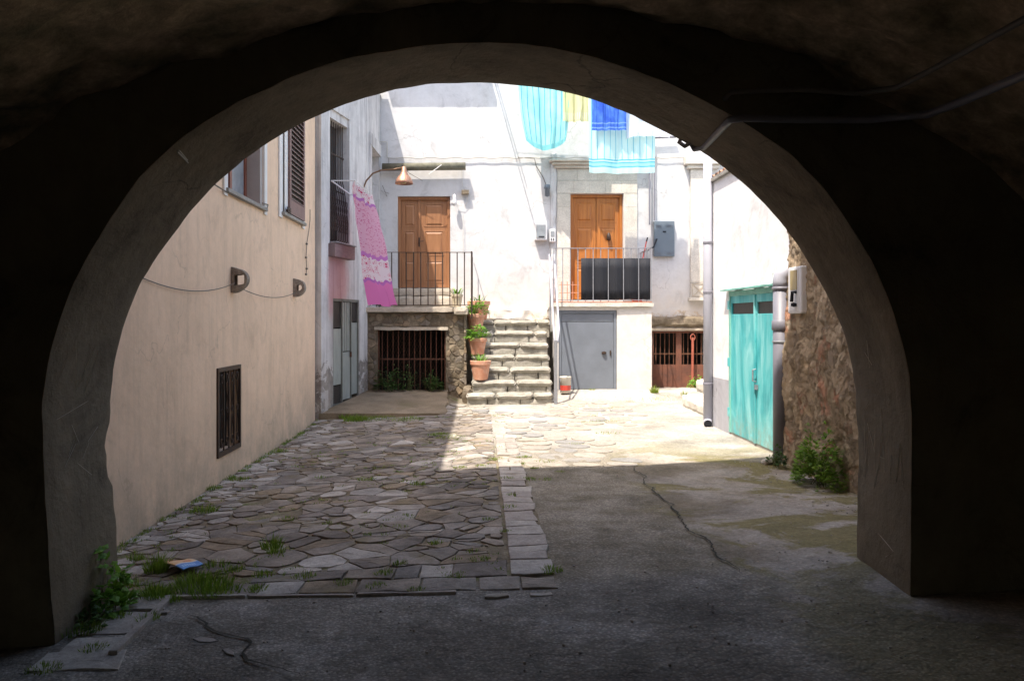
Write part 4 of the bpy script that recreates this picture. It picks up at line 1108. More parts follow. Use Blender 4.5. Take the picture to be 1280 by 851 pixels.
t, a, b_ = fbox(816.5, 842, 277, 321, .10, 'electric_cabinet', 'cabinet', 'blue-grey metal electricity cabinet on the wall right of the orange door', 'cabinet')
lv = MB()
for (za) in (.05, .07, .09, .64, .66, .68):
    for xa in (.04, .28): lv.box(a.x+xa, a.x+xa+.12, YF-.112, YF-.104, a.z+za, a.z+za+.010)
lv.build('louvre', M['greydoor'], t); MB().box(a.x+.19, a.x+.26, YF-.115, YF-.104, b_.z-.25, b_.z-.22).build('latch', M['black'], t)

# ------------------------------------------------------------------ left terrace
ter = thing('stone_terrace', (-1.3, 16.0, 0), 'rubble stone terrace with iron railing and barred basement, left of the steps', 'terrace')
wall((0, 16.06, 0), (1,0,0), (0,-1,0), -2.4, -.32, -.2, 1.74, [(-2.09, -.72, .16, 1.40)], .30).build('wall', M['mortar'], ter)
wall((-.32, 0, 0), (0,1,0), (1,0,0), 16.37, 17.59, -.2, 1.74, [], .2).build('wall', M['mortar'], ter)
st = MB()
fp = lambda x, z, h: Vector((x, 16.06-h, z))
pts = scatter(-2.6, -.1, -.1, 1.9, .075, 2.4, 50)
for poly in voronoi(pts, .5):
    n = len(poly)
    if n < 3: continue
    cx = sum(p[0] for p in poly)/n; cz = sum(p[1] for p in poly)/n
    if -2.09 < cx < -.72 and .1 < cz < 1.46: 
        if cz < 1.40: continue
    if cz > 1.40 and cx < -.72: poly = clip(poly, -2.3, -.72, 1.47, 1.73)
    elif cx >= -.72: poly = clip(poly, -.715, -.33, -.05, 1.73)
    elif cx <= -2.09: poly = clip(poly, -2.3, -2.095, .05, 1.73)
    if len(poly) >= 3: stone(st, poly, fp, .003+.009*R(), .006+.014*R(), .005, .10, .018, 0)
st.build('rubble_facing', M['rubble'], ter)
fs_ = MB(); pts = scatter(15.9, 17.2, -.1, 1.9, .08, 2.2)
for poly in voronoi(pts, .5):
    poly = clip(poly, 16.02, 16.9, -.1, 1.73)
    if len(poly) >= 3: stone(fs_, poly, lambda y, z, h: Vector((-.32+h, y, z)), .006, .014, .005, .05, .014, 0)
fs_.build('side_rubble', M['rubble'], ter)
MB().rbox(-2.16, -.66, 16.0, 16.05, 1.39, 1.465, .07, .008, rnd=.008).build('lintel', M['slab'], ter)
MB().rbox(-2.32, -.57, 15.93, 17.58, 1.75, 1.86, .08, .004, rnd=.012).rbox(-.565, -.27, 15.90, 17.58, 1.70, 1.86, .08, .005, rnd=.014).build('slab', M['slab'], ter)
B(-2.2, -.6, 17.0, 17.1, -.2, 1.7).build('inner_wall', M['darkvoid'], ter)
bg = MB().box(-2.09, -.72, 16.12, 16.14, .80, .83).box(-2.09, -2.06, 16.12, 16.145, .16, 1.40).box(-.75, -.72, 16.12, 16.145, .16, 1.40).build('basement_grille', M['rustiron'], ter)
for k in range(12):
    xx = -2.06+1.31*(k+.5)/12; MB().tube([(xx, 16.13, .16), (xx, 16.13, 1.40)], .010, 6).build('bar', M['rustiron'], bg)
ms = MB()
for k in range(-14, 24):
    xx = -2.09+k*.06
    for s_ in (1, -1):
        pa = Vector((xx, 16.2, .16)); pb = Vector((xx+s_*1.24*.5, 16.2, 1.40))
        q0, q1 = None, None
        for i in range(21):
            p = pa.lerp(pb, i/20)
            if -2.08 < p.x < -.73:
                if q0 is None: q0 = p
                q1 = p
        if q0 is not None and (q1-q0).length > .1: ms.tube([q0, q1], .0016, 3)
ms.build('wire_mesh', M['rustiron'], bg)
def railing(x0, x1, y, zb, zt, n, mat, parent, post_r=True, skip=(), back_=None, zlow=.03):
    rl = MB().box(x0, x1, y-.018, y+.018, zt-.012, zt).box(x0, x1, y-.014, y+.014, zb+zlow, zb+zlow+.014).box(x0-.012, x0, y-.01, y+.01, zb, zt).box(x1, x1+.012, y-.01, y+.01, zb, zt).build('railing', M[mat], parent)
    for k in range(n+1):
        xx = x0+.008+(x1-x0-.016)*k/n
        MB().box(xx-.0105, xx+.0105, y-.0105, y+.0105, zb+(zlow+.0145), zt-.0125).build('baluster', M[mat], rl)
    return rl
rl = railing(-2.1, -.19, 16.02, 1.86, 2.96, 13, 'iron', ter)
MB().box(-.215, -.185, 16.005, 16.035, 1.62, 2.975).build('post', M['iron'], rl)
for k in range(2): pass
side = MB().box(-.205, -.190, 16.04, 17.56, 2.945, 2.958).box(-.205, -.190, 16.04, 17.56, 1.89, 1.903)
side.build('side_rail', M['iron'], rl)
for k in range(9):
    yy = 16.15+k*.16; MB().box(-.205, -.190, yy, yy+.014, 1.904, 2.944).build('baluster', M['iron'], rl)

# ------------------------------------------------------------------ stone steps
stairs = thing('stone_staircase', (.5, 15.1, 0), 'flight of seven worn stone steps up to the terraces', 'staircase')
zprev = -.25; YS = 15.1
for k in range(7):
    zt = .0+.228*(k+1)-.03*0; y0 = YS+.28*k; ztop = -.02+.231*(k+1)
    xl, xr = (-.30 if k == 0 else -.20), (1.37 if k < 6 else 1.45)
    yb = y0+.33 if k < 6 else YF-.01
    mb = MB(); zr = zprev
    # riser masonry
    x = xl+.02
    while x < xr-.03:
        l = min(U(.3, .8), xr-.02-x)
        if xr-.02-(x+l) < .08: l = xr-.02-x
        mb.rbox(x+.004, x+l-.004, y0+.04+U(0, .012), y0+.26, zr-.02, ztop-.098, .05, .007, 9, rnd=.007); x += l
    # tread slabs
    x = xl
    while x < xr-.02:
        l = min(U(.45, 1.0), xr-x)
        if xr-(x+l) < .25: l = xr-x
        dz = U(-.006, .006)
        mb.rbox(x+.004, x+l-.004, y0+U(-.012, .01), yb, ztop-.108+dz, ztop+dz, .05, .009, 6, rnd=.022); x += l
    mb.build('step', M['step'], stairs, smooth=False)
    zprev = ztop-.11
B(-.18, 1.36, 15.45, 17.55, -.3, .2).build('core', M['mortar'], stairs)
MB().rbox(-.30, 1.50, 17.46, YF-.003, 1.58, 1.86, .05, .022, 5, rnd=.03).build('landing_wall', M['facade'], stairs)
MB().rbox(-.36, -.19, 15.35, 17.2, -.1, .30, .06, .02).build('side_kerb', M['mortar'], stairs)

# handrail
hr = thing('handrail', (1.39, 15.0, 0), 'grey metal handrail along the right edge of the stone steps', 'handrail')
MB().box(1.36, 1.425, 15.0, 15.04, .0, 1.22).build('post', M['greyiron'], hr, bev=.004)
for (dx, m_) in ((0, 'pvc'), (.10, 'pvc')):
    MB().tube([(1.375+dx*.5, 15.02, 1.18), (1.38+dx, 15.3, 1.42), (1.40+dx, 16.5, 2.95)], .020, 8).build('rail', M[m_], hr, smooth=True)
MB().box(1.40, 1.43, 16.45, 16.49, 1.5, 3.06).build('post', M['greyiron'], hr)

# ------------------------------------------------------------------ right terrace
rt = thing('white_terrace', (2.5, 16.3, 0), 'white plastered terrace block with grey metal door below the orange door', 'terrace')
wall((0, 16.32, 0), (1,0,0), (0,-1,0), 1.50, 3.47, -.2, 1.86, [(1.57, 2.76, .17, 1.80)], .12).build('wall', M['terrace_white'], rt)
B(3.27, 3.465, 16.441, YF-.003, -.2, 1.86).build('side_wall', M['terrace_white'], rt); B(1.505, 1.6, 16.441, YF-.003, -.2, 1.86).build('side_wall', M['terrace_white'], rt)
MB().rbox(1.46, 3.50, 16.25, YF-.005, 1.865, 1.955, .09, .003, rnd=.008).build('slab', M['palestone'], rt)
ft = MB()
for k in range(7):
    for j in range(5): ft.box(1.50+.283*k, 1.50+.283*k+.275, 16.29+.26*j, 16.29+.26*j+.252, 1.958, 1.974)
ft.build('floor_tiles', M['tile'], rt, bev=.003)
gdr = MB().box(1.572, 1.63, 16.345, 16.40, .18, 1.798).box(2.70, 2.758, 16.345, 16.40, .18, 1.798).box(1.63, 2.70, 16.345, 16.40, 1.74, 1.798).build('metal_door', M['greydoor'], rt, bev=.003)
MB().box(1.632, 2.698, 16.36, 16.39, .19, 1.56).build('leaf', M['greydoor'], gdr, bev=.004)
MB().box(1.632, 2.698, 16.365, 16.39, 1.575, 1.738).build('top_panel', M['greydoor'], gdr, bev=.004)
MB().lathe(Vector((2.50, 16.35, .93)), [(.001, -.03), (.045, -.02), (.045, .02), (.001, .03)], 12).box(2.62, 2.645, 16.335, 16.36, .88, .98).build('handle', M['iron'], gdr)
rl = MB().box(1.47, 3.46, 16.30, 16.336, 3.055, 3.070).box(1.47, 3.46, 16.305, 16.33, 2.0, 2.014).box(1.455, 1.47, 16.308, 16.328, 1.95, 3.07).build('railing', M['greyiron'], rt)
bx = [1.50+.155*k for k in range(13)]
for k, xx in enumerate(bx): MB().box(xx-.008, xx+.008, 16.31, 16.326, 1.96, 3.054).build('baluster', M['greyiron'], rl)
MB().box(3.445, 3.47, 16.30, 16.33, 1.90, 3.08).build('post', M['greyiron'], rl)
for xx in (3.449,): MB().box(xx, xx+.014, 16.34, YF, 3.055, 3.068).box(xx, xx+.014, 16.34, YF, 2.0, 2.013).build('side_rail', M['greyiron'], rl)
for k in range(7):
    yy = 16.5+k*.15; MB().box(3.449, 3.463, yy, yy+.014, 2.014, 3.054).build('baluster', M['greyiron'], rl)
def blk(u, v):
    x = 2.03+1.41*u
    yy = 16.40-.10*math.sin((x-bx[0])/.31*math.pi*1.0+.6)*.45 + .004*math.sin(u*260)
    return (x, yy-.015*0, 2.03+.83*v+.006*math.sin(u*9))
def blk2(u, v):
    x = 2.03+1.41*u; return (x, 16.322+.023*math.sin((x-2.43)*20.27-math.pi/2)+.004*math.sin(x*200), 2.02+.84*v)
tag(MB().grid(blk2, 160, 4).build('black_panel', M['black'], smooth=True, solid=.006), 'black corrugated plastic sheet tied behind the right terrace railing', 'panel')
# broom and hose by the orange door
bro = thing('broom', P(800, 345, 16.9), 'red broom handle leaning on the wall behind the black sheet', 'broom')
MB().tube([P(796,360,16.8), P(808,302,17.2)], .014, 8).build('handle', M['red'], bro); MB().tube([P(808,302,17.2), P(809.5,297,17.22)], .015, 8).build('cap', M['black'], bro)
MB().box(P(790,0,16.8).x, P(802,0,16.8).x, 16.72, 16.82, 1.98, 2.26).build('brush_head', M['red'], bro, bev=.01)
tag(MB().tube([P(808,375,17.2), P(808,315,17.25), P(812,311,17.3), P(817,309,17.35), P(821,299,17.5)], .018, 8).build('hose', M['black']), 'bent black hose rising behind the right railing to the cabinet', 'hose')
rs = thing('wire_stool', P(712, 376, 16.9), 'small terracotta coloured wire rack on the right terrace floor', 'rack')
for (a, c) in ((700, 356), (700, 366)): MB().tube([P(a-1,c,16.9), P(a+24,c,16.9)], .008, 6).build('rail', M['terracotta'], rs)
for a in (702, 709, 716, 723): MB().tube([P(a,352,16.9), P(a,376.5,16.9)], .009, 6).build('leg', M['terracotta'], rs)
# bucket
bk = thing('paint_bucket', Vector((1.66, 15.9, g(1.66, 15.9))), 'old paint bucket with red and white label beside the foot of the handrail', 'bucket')
z = g(1.66, 15.9); o = Vector((1.66, 15.85, z))
MB().lathe(o, [(.001, .005), (.10, .005), (.115, .30), (.12, .31), (.12, .33), (.108, .33), (.10, .05), (.001, .04)], 20).build('pail', M['bucketwhite'], bk, smooth=True)
MB().lathe(o, [(.1045, .06), (.1085, .16)], 20).build('label_band', M['red'], bk, smooth=True)
MB().tube([o+Vector((.117*math.cos(a), -.117*abs(math.sin(a))*.4-.03, .30-.10*math.sin(a))) for a in [i*math.pi/10 for i in range(11)]], .004, 5).build('handle', M['greyiron'], bk)

# ------------------------------------------------------------------ right house, pipes, teal door
rh = thing('bright_white_house', (3.5, 10.7, 0), 'low bright white house with grey base on the right side', 'house')
XR = 3.5; TD = (9.18, 11.27, -.02, 2.0)
wr = wall((XR, 0, 0), (0,1,0), (-1,0,0), 9.05, 12.45, .745, 3.675, [(TD[0], TD[1], .745, 2.0)], .25); wr.build('wall', M['right_white'], rh)
for (a, b_) in ((9.05, TD[0]), (TD[1], 12.45)): wall((XR-.004, 0, 0), (0,1,0), (-1,0,0), a, b_, -.3, .742, [], .25).build('dado', M['dado'], rh)
B(XR+.003, 6.5, 12.2, 12.448, -.3, 3.54).build('end_wall', M['right_white'], rh)
B(XR+.3, XR+.4, 9.0, 12.2, -.3, 3.5).build('inner_wall', M['darkvoid'], rh)
er = MB().box(XR-.05, 6.8, 9.06, 12.44, 3.68, 3.73).build('roof', M['concrete'], rh)
te = MB()
for k in range(18):
    yy = 9.2+.195*k; te.tube([(XR+.12, yy, 3.80), (XR+1.6, yy, 4.2)], .07, 10)
te.build('roof_tiles', M['rooftile'], er)
# teal door
M['teal'] = m_teal()
M['tealpale'] = simple('pale_teal_frame', (.22,.55,.48), .55, 0, var=.25, sc=6)
MB().box(XR+.0, XR+.2, TD[0], TD[1], -.1, .028).build('threshold', M['concrete'], rh)
td = MB().box(XR-.02, XR+.04, TD[0], TD[1], 1.93, 1.998).box(XR-.02, XR+.04, 11.21, TD[1], .03, 1.93).box(XR-.02, XR+.04, TD[0], TD[0]+.06, .03, 1.93).build('teal_door', M['tealpale'], rh, bev=.004)
for (a, b_) in ((TD[0]+.06, 10.185), (10.215, 11.21)):
    lf = MB().box(XR-.005, XR+.03, a, b_, .03, 1.68).box(XR-.008, XR+.03, a, b_, 1.83, 1.93).box(XR-.008, XR+.03, a, a+.05, 1.68, 1.83).box(XR-.008, XR+.03, b_-.05, b_, 1.68, 1.83).build('leaf', M['teal'], td, bev=.004)
    MB().box(XR+.01, XR+.02, a+.05, b_-.05, 1.68, 1.83).build('glass', M['gatedark'], lf)
MB().box(XR-.028, XR-.006, 10.175, 10.225, .03, 1.92).build('cover_strip', M['teal'], td, bev=.004)
MB().rbox(XR-.10, XR-.003, 9.1, 11.42, 2.004, 2.03, .06, .006, rnd=.004).build('rain_strip', M['tealpale'], td)
for zz in (.25, .95, 1.75): MB().box(XR-.03, XR-.0, 11.22, 11.30, zz, zz+.12).build('hinge', M['teal'], td)
MB().tube([(XR-.03, 10.12, .98), (XR-.07, 10.12, .97), (XR-.07, 10.12, .83), (XR-.03, 10.12, .82)], .010, 6).box(XR-.04, XR-.01, 10.10, 10.15, .72, .78).build('handle', M['greyiron'], td)
# drain pipe beside the door
pp = thing('drain_pipe', (3.40, 9.1, 0), 'thick dark grey drain pipe between teal door and rubble wall', 'pipe')
cx_, cy_ = 3.41, 9.12
MB().tube([(cx_, cy_, .0), (cx_, cy_, 1.98)], .085, 16).build('pipe', M['pvcdark'], pp, smooth=True)
MB().tube([(cx_, cy_, 1.96), (cx_, cy_, 2.04), (cx_+.01, cy_-.01, 2.10), (cx_+.05, cy_-.02, 2.145), (cx_+.12, cy_-.03, 2.16)], .088, 16).build('elbow', M['pvc'], pp, smooth=True)
for (z0_, z1_) in ((1.94, 1.98), (1.48, 1.60)): MB().lathe((cx_, cy_, z0_), [(.086, 0), (.098, .01), (.098, z1_-z0_-.01), (.086, z1_-z0_)], 18).build('collar', M['pvcdark'], pp, smooth=True)
MB().lathe((cx_, cy_, 1.34), [(.087, 0), (.093, .005), (.093, .02), (.087, .025)], 18).box(cx_, cx_+.09, cy_-.01, cy_+.01, 1.34, 1.365).build('clamp', M['greyiron'], pp)
dp = thing('downspout', (3.42, 12.2, 0), 'tall pale grey downspout at the far corner of the bright white house', 'pipe')
xx, yy = 3.42, 12.10
MB().tube([(xx, yy, .10), (xx, yy, 4.35)], .065, 16).build('pipe', M['pvc'], dp, smooth=True)
MB().tube([(xx, yy, .16), (xx, yy, .10), (xx-.01, yy-.04, .06), (xx-.03, yy-.12, .045)], .062, 16, cap=False).build('shoe', M['pvc'], dp, smooth=True)
MB().lathe((0,0,0), [(.001, 0), (.056, 0)], 14).build('opening', M['black'], dp) if False else None
MB().tube([(xx-.031, yy-.1215, .045), (xx-.0312, yy-.1225, .0448)], .056, 14).build('opening', M['black'], dp)  # black disc stands in for the shade inside the pipe mouth
for zz in (.62, 2.0, 2.75): MB().lathe((xx, yy, zz), [(.066, 0), (.074, .006), (.074, .03), (.066, .036)], 16).box(xx, xx+.08, yy-.012, yy+.012, zz, zz+.036).build('clamp', M['pvcdark'], dp)

# rubble wall right of the pipe
rw = MB()
def rub(u, v):
    y = 9.04-4.1*u; z = -.3+5.0*v
    a = nz(y, z, 3, 4.2); h = .035*nz(y, z, 0, 1.5)+.05*max(-.22, min(.12, a*abs(a)*4))+.016*nz(y, z, 7, 12)+.014*max(-.3, nz(y, z, 9, 26))+.008*nz(y, z, 2, 45)
    e = .05*sm(y, 8.75, 9.0)*0
    return (3.47+h+.05*sm(z, 0, 2.2)-.05, y, z)
rw.grid(rub, 230, 250, uv=False)
b0 = len(rw.v)
tag(rw.build('rubble_wall', M['rough'], org=(3.45, 7, 0), smooth=True, solid=.03), 'rough brown rubble wall between the grey drain pipe and the arch', 'wall')
t = thing('meter_cabinet', (3.42, 8.7, 1.67), 'white meter cabinet with yellow glass and dark lever on the rubble wall', 'meter box')
MB().box(3.405, 3.50, 8.53, 8.90, 1.67, 2.18).build('case', M['whiteplastic'], t, bev=.018)
MB().box(3.399, 3.4055, 8.58, 8.85, 1.70, 2.15).build('cover', M['whiteplastic'], t, bev=.004)
MB().box(3.392, 3.3985, 8.62, 8.80, 1.93, 2.14).build('glass', M['yellowglass'], t)
MB().tube([(3.395, 8.64, 1.90), (3.355, 8.64, 1.90), (3.355, 8.66, 1.80)], .018, 8).lathe((3.375, 8.65, 1.74), [(.001,0),(.03,.01),(.03,.04),(.001,.05)], 10).build('lever', M['black'], t)
# steps at the far right corner
sr = thing('corner_steps', (4.2, 14.0, 0), 'two low pale stone steps beyond the corner of the bright white house', 'steps')
MB().rbox(3.72, 5.2, 12.75, 14.9, -.05, .23, .09, .012, rnd=.03).build('step', M['palestone'], sr); MB().rbox(4.08, 5.2, 12.9, 15.3, .235, .49, .09, .012, rnd=.03).build('step', M['palestone'], sr)
B(5.2, 5.4, 12.45, 17.6, -.3, 3.4).build('parapet', M['facade'], sr)

# ------------------------------------------------------------------ laundry
def sheet(name, px0, px1, pyb, D, ztop, fn, label, folds=5, amp=.05, curve=0, drift=0, skew=0, trans=.45, nu=60, nv=50, bag=0):
    a, b_ = (px0-602)*D/1000, (px1-602)*D/1000; zb = CAMZ+(400-pyb)*D/1000
    ph = R()*6
    def f(u, v):
        t = 1-v
        x = a+(b_-a)*u+skew*t
        if bag: x += bag*(t**3)*(.5-u)*(b_-a)
        z = ztop+(zb-ztop)*t + curve*(2*u-1)**2*t
        y = D+amp*2.6*nz(u*folds*1.7+ph, t*.7+ph, 0)*(.5+.6*t)+amp*.9*nz(u*folds*4.3, t*1.3+ph, 3)+drift*t; x += .02*nz(u*5, t*3+ph, 1)
        z += -.03*math.sin(math.pi*u)*v
        return (x, y, z)
    return tag(MB().grid(f, nu, nv).build(name, cloth(name+'_fabric', fn, trans), smooth=True), label, 'laundry', 'laundry drying above the courtyard')
sheet('striped_bedsheet', 647, 712, 188, 16.9, 7.0, c_sheet1, 'turquoise bed sheet with dark blue stripes and sagging rounded hem', 3, .035, curve=.20, bag=.25, skew=.05)
sheet('striped_bedsheet', 736, 819, 217, 16.3, 6.8, c_sheet2, 'large pale aqua sheet with thin blue stripes and double band, hanging lowest', 3, .04, curve=.02)
sheet('yellow_towel', 704, 738, 152, 16.85, 6.95, c_yellow, 'pale yellow towel between the turquoise sheet and the blue towel', 3, .05)
sheet('blue_towel', 740, 783, 163, 16.15, 6.75, c_blue, 'bright blue towel hanging in front of the pale aqua sheet', 4, .03)
sheet('white_towel', 783, 836, 170, 16.2, 6.75, c_white, 'white and lilac patterned cloth right of the blue towel', 3, .05, curve=-.05)
ln = MB()
for (yy, zz) in ((16.9, 7.02), (16.3, 6.82), (16.17, 6.77)):
    ln.tube(sag(Vector((.2, yy, zz+.1)), Vector((5.6, yy, zz+.1)), .10, 24), .004, 4)
ln.tube([(.2, 17.6, 7.15), (.2, 16.1, 7.0)], .015, 6).tube([(5.6, 17.6, 7.15), (5.6, 16.1, 7.0)], .015, 6)
tag(ln.build('clothesline', M['palecable']), 'clothesline on iron brackets carrying the sheets over the orange door', 'clothesline')

# ------------------------------------------------------------------ plants
def leafs(mb, c, n, rx, ry, h, size, dome=True, seed=0):
    for _ in range(n):
        a = U(0, 2*math.pi); q = math.sqrt(R()); x, y = q*math.cos(a)*rx, q*math.sin(a)*ry
        hz = h*math.sqrt(max(0, 1-q*q))*(.12+.88*R()) if dome else h*R()
        if nz(x, y, hz+seed, 8) < -.06: continue
        hz *= 1+.5*nz(x+seed, y, 0, 9)
        p = c+Vector((x, y, hz+.01)); s = size*U(.6, 1.3)
        d = Vector((x+U(-.1, .1), y+U(-.1, .1), U(-.05, .18))).normalized(); w = d.cross(Vector((U(-.3,.3), U(-.3,.3), 1))).normalized(); up = w.cross(d)
        mb.add([p, p+d*s*.5+w*s*.38, p+d*s*1.1-up*s*.12, p+d*s*.5-w*s*.38, p+d*s*.5+up*s*.06], [(0, 1, 4), (1, 2, 4), (2, 3, 4), (3, 0, 4)])
def stems(mb, c, n, rx, ry, h):
    for _ in range(n):
        a = U(0, 6.28); q = math.sqrt(R())*.8; p1 = c+Vector((q*math.cos(a)*rx, q*math.sin(a)*ry, h*.7*math.sqrt(1-q*q)))
        mb.tube([c+Vector((U(-.3,.3)*rx, U(-.3,.3)*ry, -.01)), c.lerp(p1, .5)+Vector((U(-.02,.02), U(-.02,.02), .02)), p1], [.004, .003, .001], 4)
def bush(name, c, n, rx, ry, h, size, mat, label, cat='plant', ns=14):
    t = thing(name, c, label, cat)
    m = MB(); leafs(m, c, n, rx, ry, h, size, seed=c.x*3); m.build('foliage', M[mat], t)
    m = MB(); stems(m, c, ns, rx, ry, h); m.build('stem', M['twig'], t); return t
c = Vector((3.25, 7.72, g(3.25, 7.72)))
bush('weed', c, 2600, .20, .38, .50, .042, 'leaf', 'tall green weed clump at the foot of the brown rubble wall')
c = Vector((3.22, 8.72, .0)); bush('weed', c, 200, .09, .16, .24, .04, 'leafdark', 'small dark weed patch at the base of the thick drain pipe')
c = Vector((-2.22, 4.78, g(-2.22, 4.78))); bush('weed', c, 420, .11, .17, .30, .055, 'basil', 'bright leafy weed growing against the left foot of the arch')
c = Vector((-2.20, 4.55, g(-2.2, 4.55))); bush('weed', c, 140, .10, .16, .12, .04, 'leafdark', 'low dark weed in the gap beneath the left arch jamb', ns=6)
c = Vector((-1.83, 15.85, .19)); bush('basement_plant', c, 1100, .30, .13, .50, .045, 'leafdark', 'dark leafy plant in the left half of the barred basement opening')
c = Vector((-1.0, 15.88, .19)); bush('basement_plant', c, 800, .23, .12, .42, .045, 'leafdark', 'dark leafy plant in the right half of the barred basement opening')
c = Vector((-1.45, 15.93, .19)); bush('basement_plant', c, 240, .18, .05, .58, .04, 'leafdark', 'thin straggly plant in the middle of the barred basement opening')
c = Vector((4.55, 16.9, .12)); bush('weed', c, 420, .16, .4, .30, .055, 'basil', 'fresh green weed between the rusty gate and the corner steps')
# potted plants on the left end of the steps
def pot(c, r, h, mat='terracotta', label='', plant=None, pl=None):
    t = thing('flower_pot', c, label, 'flower pot', 'potted plants beside the steps')
    MB().lathe(c, [(.001, .002), (r*.68, .002), (r*.92, h*.78), (r*.94, h*.79), (r, h*.80), (r*1.02, h*.98), (r*.98, h), (r*.88, h), (r*.86, h*.85), (r*.1, h*.84), (.001, h*.84)], 28).build('pot', M[mat], t, smooth=False)
    MB().lathe(c, [(.001, h*.90), (r*.5, h*.91), (r*.87, h*.88)], 20).build('soil', M['soil'], t)
    if plant:
        n, rr, hh, s, lm = plant; m = MB(); cc = c+Vector((0, 0, h*.88)); leafs(m, cc, n, rr, rr, hh, s, seed=c.z*5); 
        m.build('foliage', M[lm], t)
        m = MB(); stems(m, cc, 10, rr, rr, hh); m.build('stem', M['twig'], t)
    if pl:
        m = MB()
        for _ in range(pl):
            a = U(0, 6.28); d = Vector((math.cos(a), math.sin(a), 0)); cc = c+Vector((0, 0, h*.88))+d*U(0, r*.6); w = Vector((-d.y, d.x, 0))*.012; l = U(.08, .2)
            m.add([cc-w, cc+w, cc+d*l*.5+Vector((0, 0, l*.8))+w*.7, cc+d*l*.5+Vector((0, 0, l*.8))-w*.7, cc+d*l*.8+Vector((0, 0, l))], [(0,1,2,3), (3,2,4)])
        m.build('leaves', M['basil'], t)
    return t
def stepz(k): return -.02+.231*k+.004
pot(Vector((-.02, 15.50, stepz(2))), .20, .37, 'terracotta', 'lowest terracotta pot on the steps with faded base and thin shoots', None, 26)
pot(Vector((-.08, 16.04, stepz(4))), .185, .33, 'terracotta', 'second lowest terracotta pot with a round bushy bright green plant', (420, .23, .30, .07, 'basil'))
pot(Vector((-.12, 16.60, stepz(6))), .19, .36, 'terracotta', 'third terracotta pot up the steps with a leafy geranium leaning right', (380, .27, .28, .075, 'basil'))
pot(Vector((-.06, 16.98, stepz(7))), .24, .40, 'terracotta', 'topmost and widest terracotta pot on the landing with sparse sprouts', None, 14)
t = pot(Vector((-.50, 16.22, 1.862)), .12, .26, 'creampot', 'cream pot with spiky succulent behind the left terrace railing', None, 30)
# ---- grass in the joints
gs = MB(); fs2 = MB()
def tuft(mb, c, n, r, h):
    for _ in range(int(n*1.9)):
        a = U(0, 6.28); q = math.sqrt(R())*r; p = Vector((c.x+q*math.cos(a)*1.3, c.y+q*math.sin(a), 0)); p.z = g(p.x, p.y)+.005
        d = Vector((math.cos(a)*q/r+U(-.5,.5), math.sin(a)*q/r+U(-.5,.5), 0))*.6; l = h*U(.3, 1.2)*(1.15-.6*q/r); w = Vector((U(-1, 1), U(-1, 1), 0)).normalized()*.002*(1+h*5)
        m1 = p+d*l*.35+Vector((0, 0, l*.6)); e = p+d*l*1.0+Vector((0, 0, l*.95))
        mb.add([p-w, p+w, m1+w*.7, m1-w*.7, e], [(0,1,2,3), (3,2,4)])
for (px, py, n, r, h) in ((190,742,60,.07,.10),(195,716,90,.06,.17),(250,735,220,.16,.10),(270,742,160,.12,.08),(245,728,120,.10,.09),(196,747,120,.08,.09),(168,733,60,.06,.07),(170,700,40,.05,.08),
        (340,686,90,.06,.12),(345,692,40,.05,.08),(270,708,60,.07,.06),(290,714,60,.07,.05),(255,640,110,.10,.08),(262,612,80,.10,.07),(300,600,60,.09,.05),(350,565,70,.10,.06),(445,526,260,.16,.12),(432,523,120,.08,.11),(470,524,200,.25,.07),(510,525,160,.22,.07),(548,544,140,.12,.05),
        (480,718,50,.05,.05),(500,706,30,.04,.04),(545,680,30,.04,.05),(430,730,40,.05,.04),(600,700,40,.06,.03),(570,722,40,.05,.03),(215,752,60,.05,.05),(150,772,50,.05,.05),(470,735,40,.05,.04),(520,738,30,.04,.03),(320,738,50,.06,.05),(610,650,30,.04,.03),(500,660,30,.05,.03),(360,650,40,.06,.04),(458,601,60,.08,.05),(522,606,50,.06,.05),(400,598,30,.06,.04),(634,600,40,.05,.05),(637,636,40,.05,.05),(660,600,60,.08,.03),(688,715,70,.06,.05),(682,600,30,.06,.03),
        (640,620,30,.04,.04),(632,665,30,.03,.03),(118,812,50,.06,.035),(55,838,60,.07,.04),(100,790,80,.10,.07),(185,775,40,.05,.06),(570,700,20,.03,.03),(410,655,30,.04,.03),(330,720,50,.06,.05),(380,722,40,.06,.05),(590,690,20,.04,.03),(130,512,30,.1,.05)):
    tuft(gs, GP(px, py), n, r, h)
for (px, py, n, r, h) in ((560,547,120,.14,.04),(620,575,70,.08,.04),(575,585,60,.06,.03),(600,583,40,.05,.03),(655,572,60,.07,.03),(683,577,40,.1,.03),(720,555,40,.1,.02),(735,528,40,.12,.02),(757,527,60,.16,.03),(760,542,60,.14,.03),(740,520,30,.1,.02),(780,503,50,.16,.02),(765,510,40,.16,.02),(790,505,40,.1,.02),(792,497,20,.06,.02),
        (818,489,120,.06,.16),(815,492,60,.2,.05),(833,491,60,.3,.03),(650,580,40,.05,.04),(668,586,40,.04,.03),(700,590,30,.05,.02),(625,560,40,.06,.03),(740,488,30,.05,.05),(725,498,40,.2,.02),(855,490,40,.05,.12)):
    tuft(fs2, GP(px, py), n, r, h)
for _ in range(900):
    x, y = U(-2.84, .45), 5+R()**1.3*8.5
    if nz(x, y, 4, 1.4) > .05: tuft(gs, Vector((x, y, 0)), int(U(4, 12)), .03, U(.015, .035))
for _ in range(110):
    y = U(5.3, 13.6); tuft(gs, Vector((-2.82+R()*.06, y, 0)), int(U(5, 16)), .03, U(.02, .06))
tag(gs.build('grass', M['grass'], org=(0, 0, 0)), 'short dark green grass growing in the joints of the shaded paving', 'grass', kind='stuff')
tag(fs2.build('grass', M['dry'], org=(0, 0, 0)), 'pale fresh grass sprouting in the sunlit ground near the terraces', 'grass', kind='stuff')
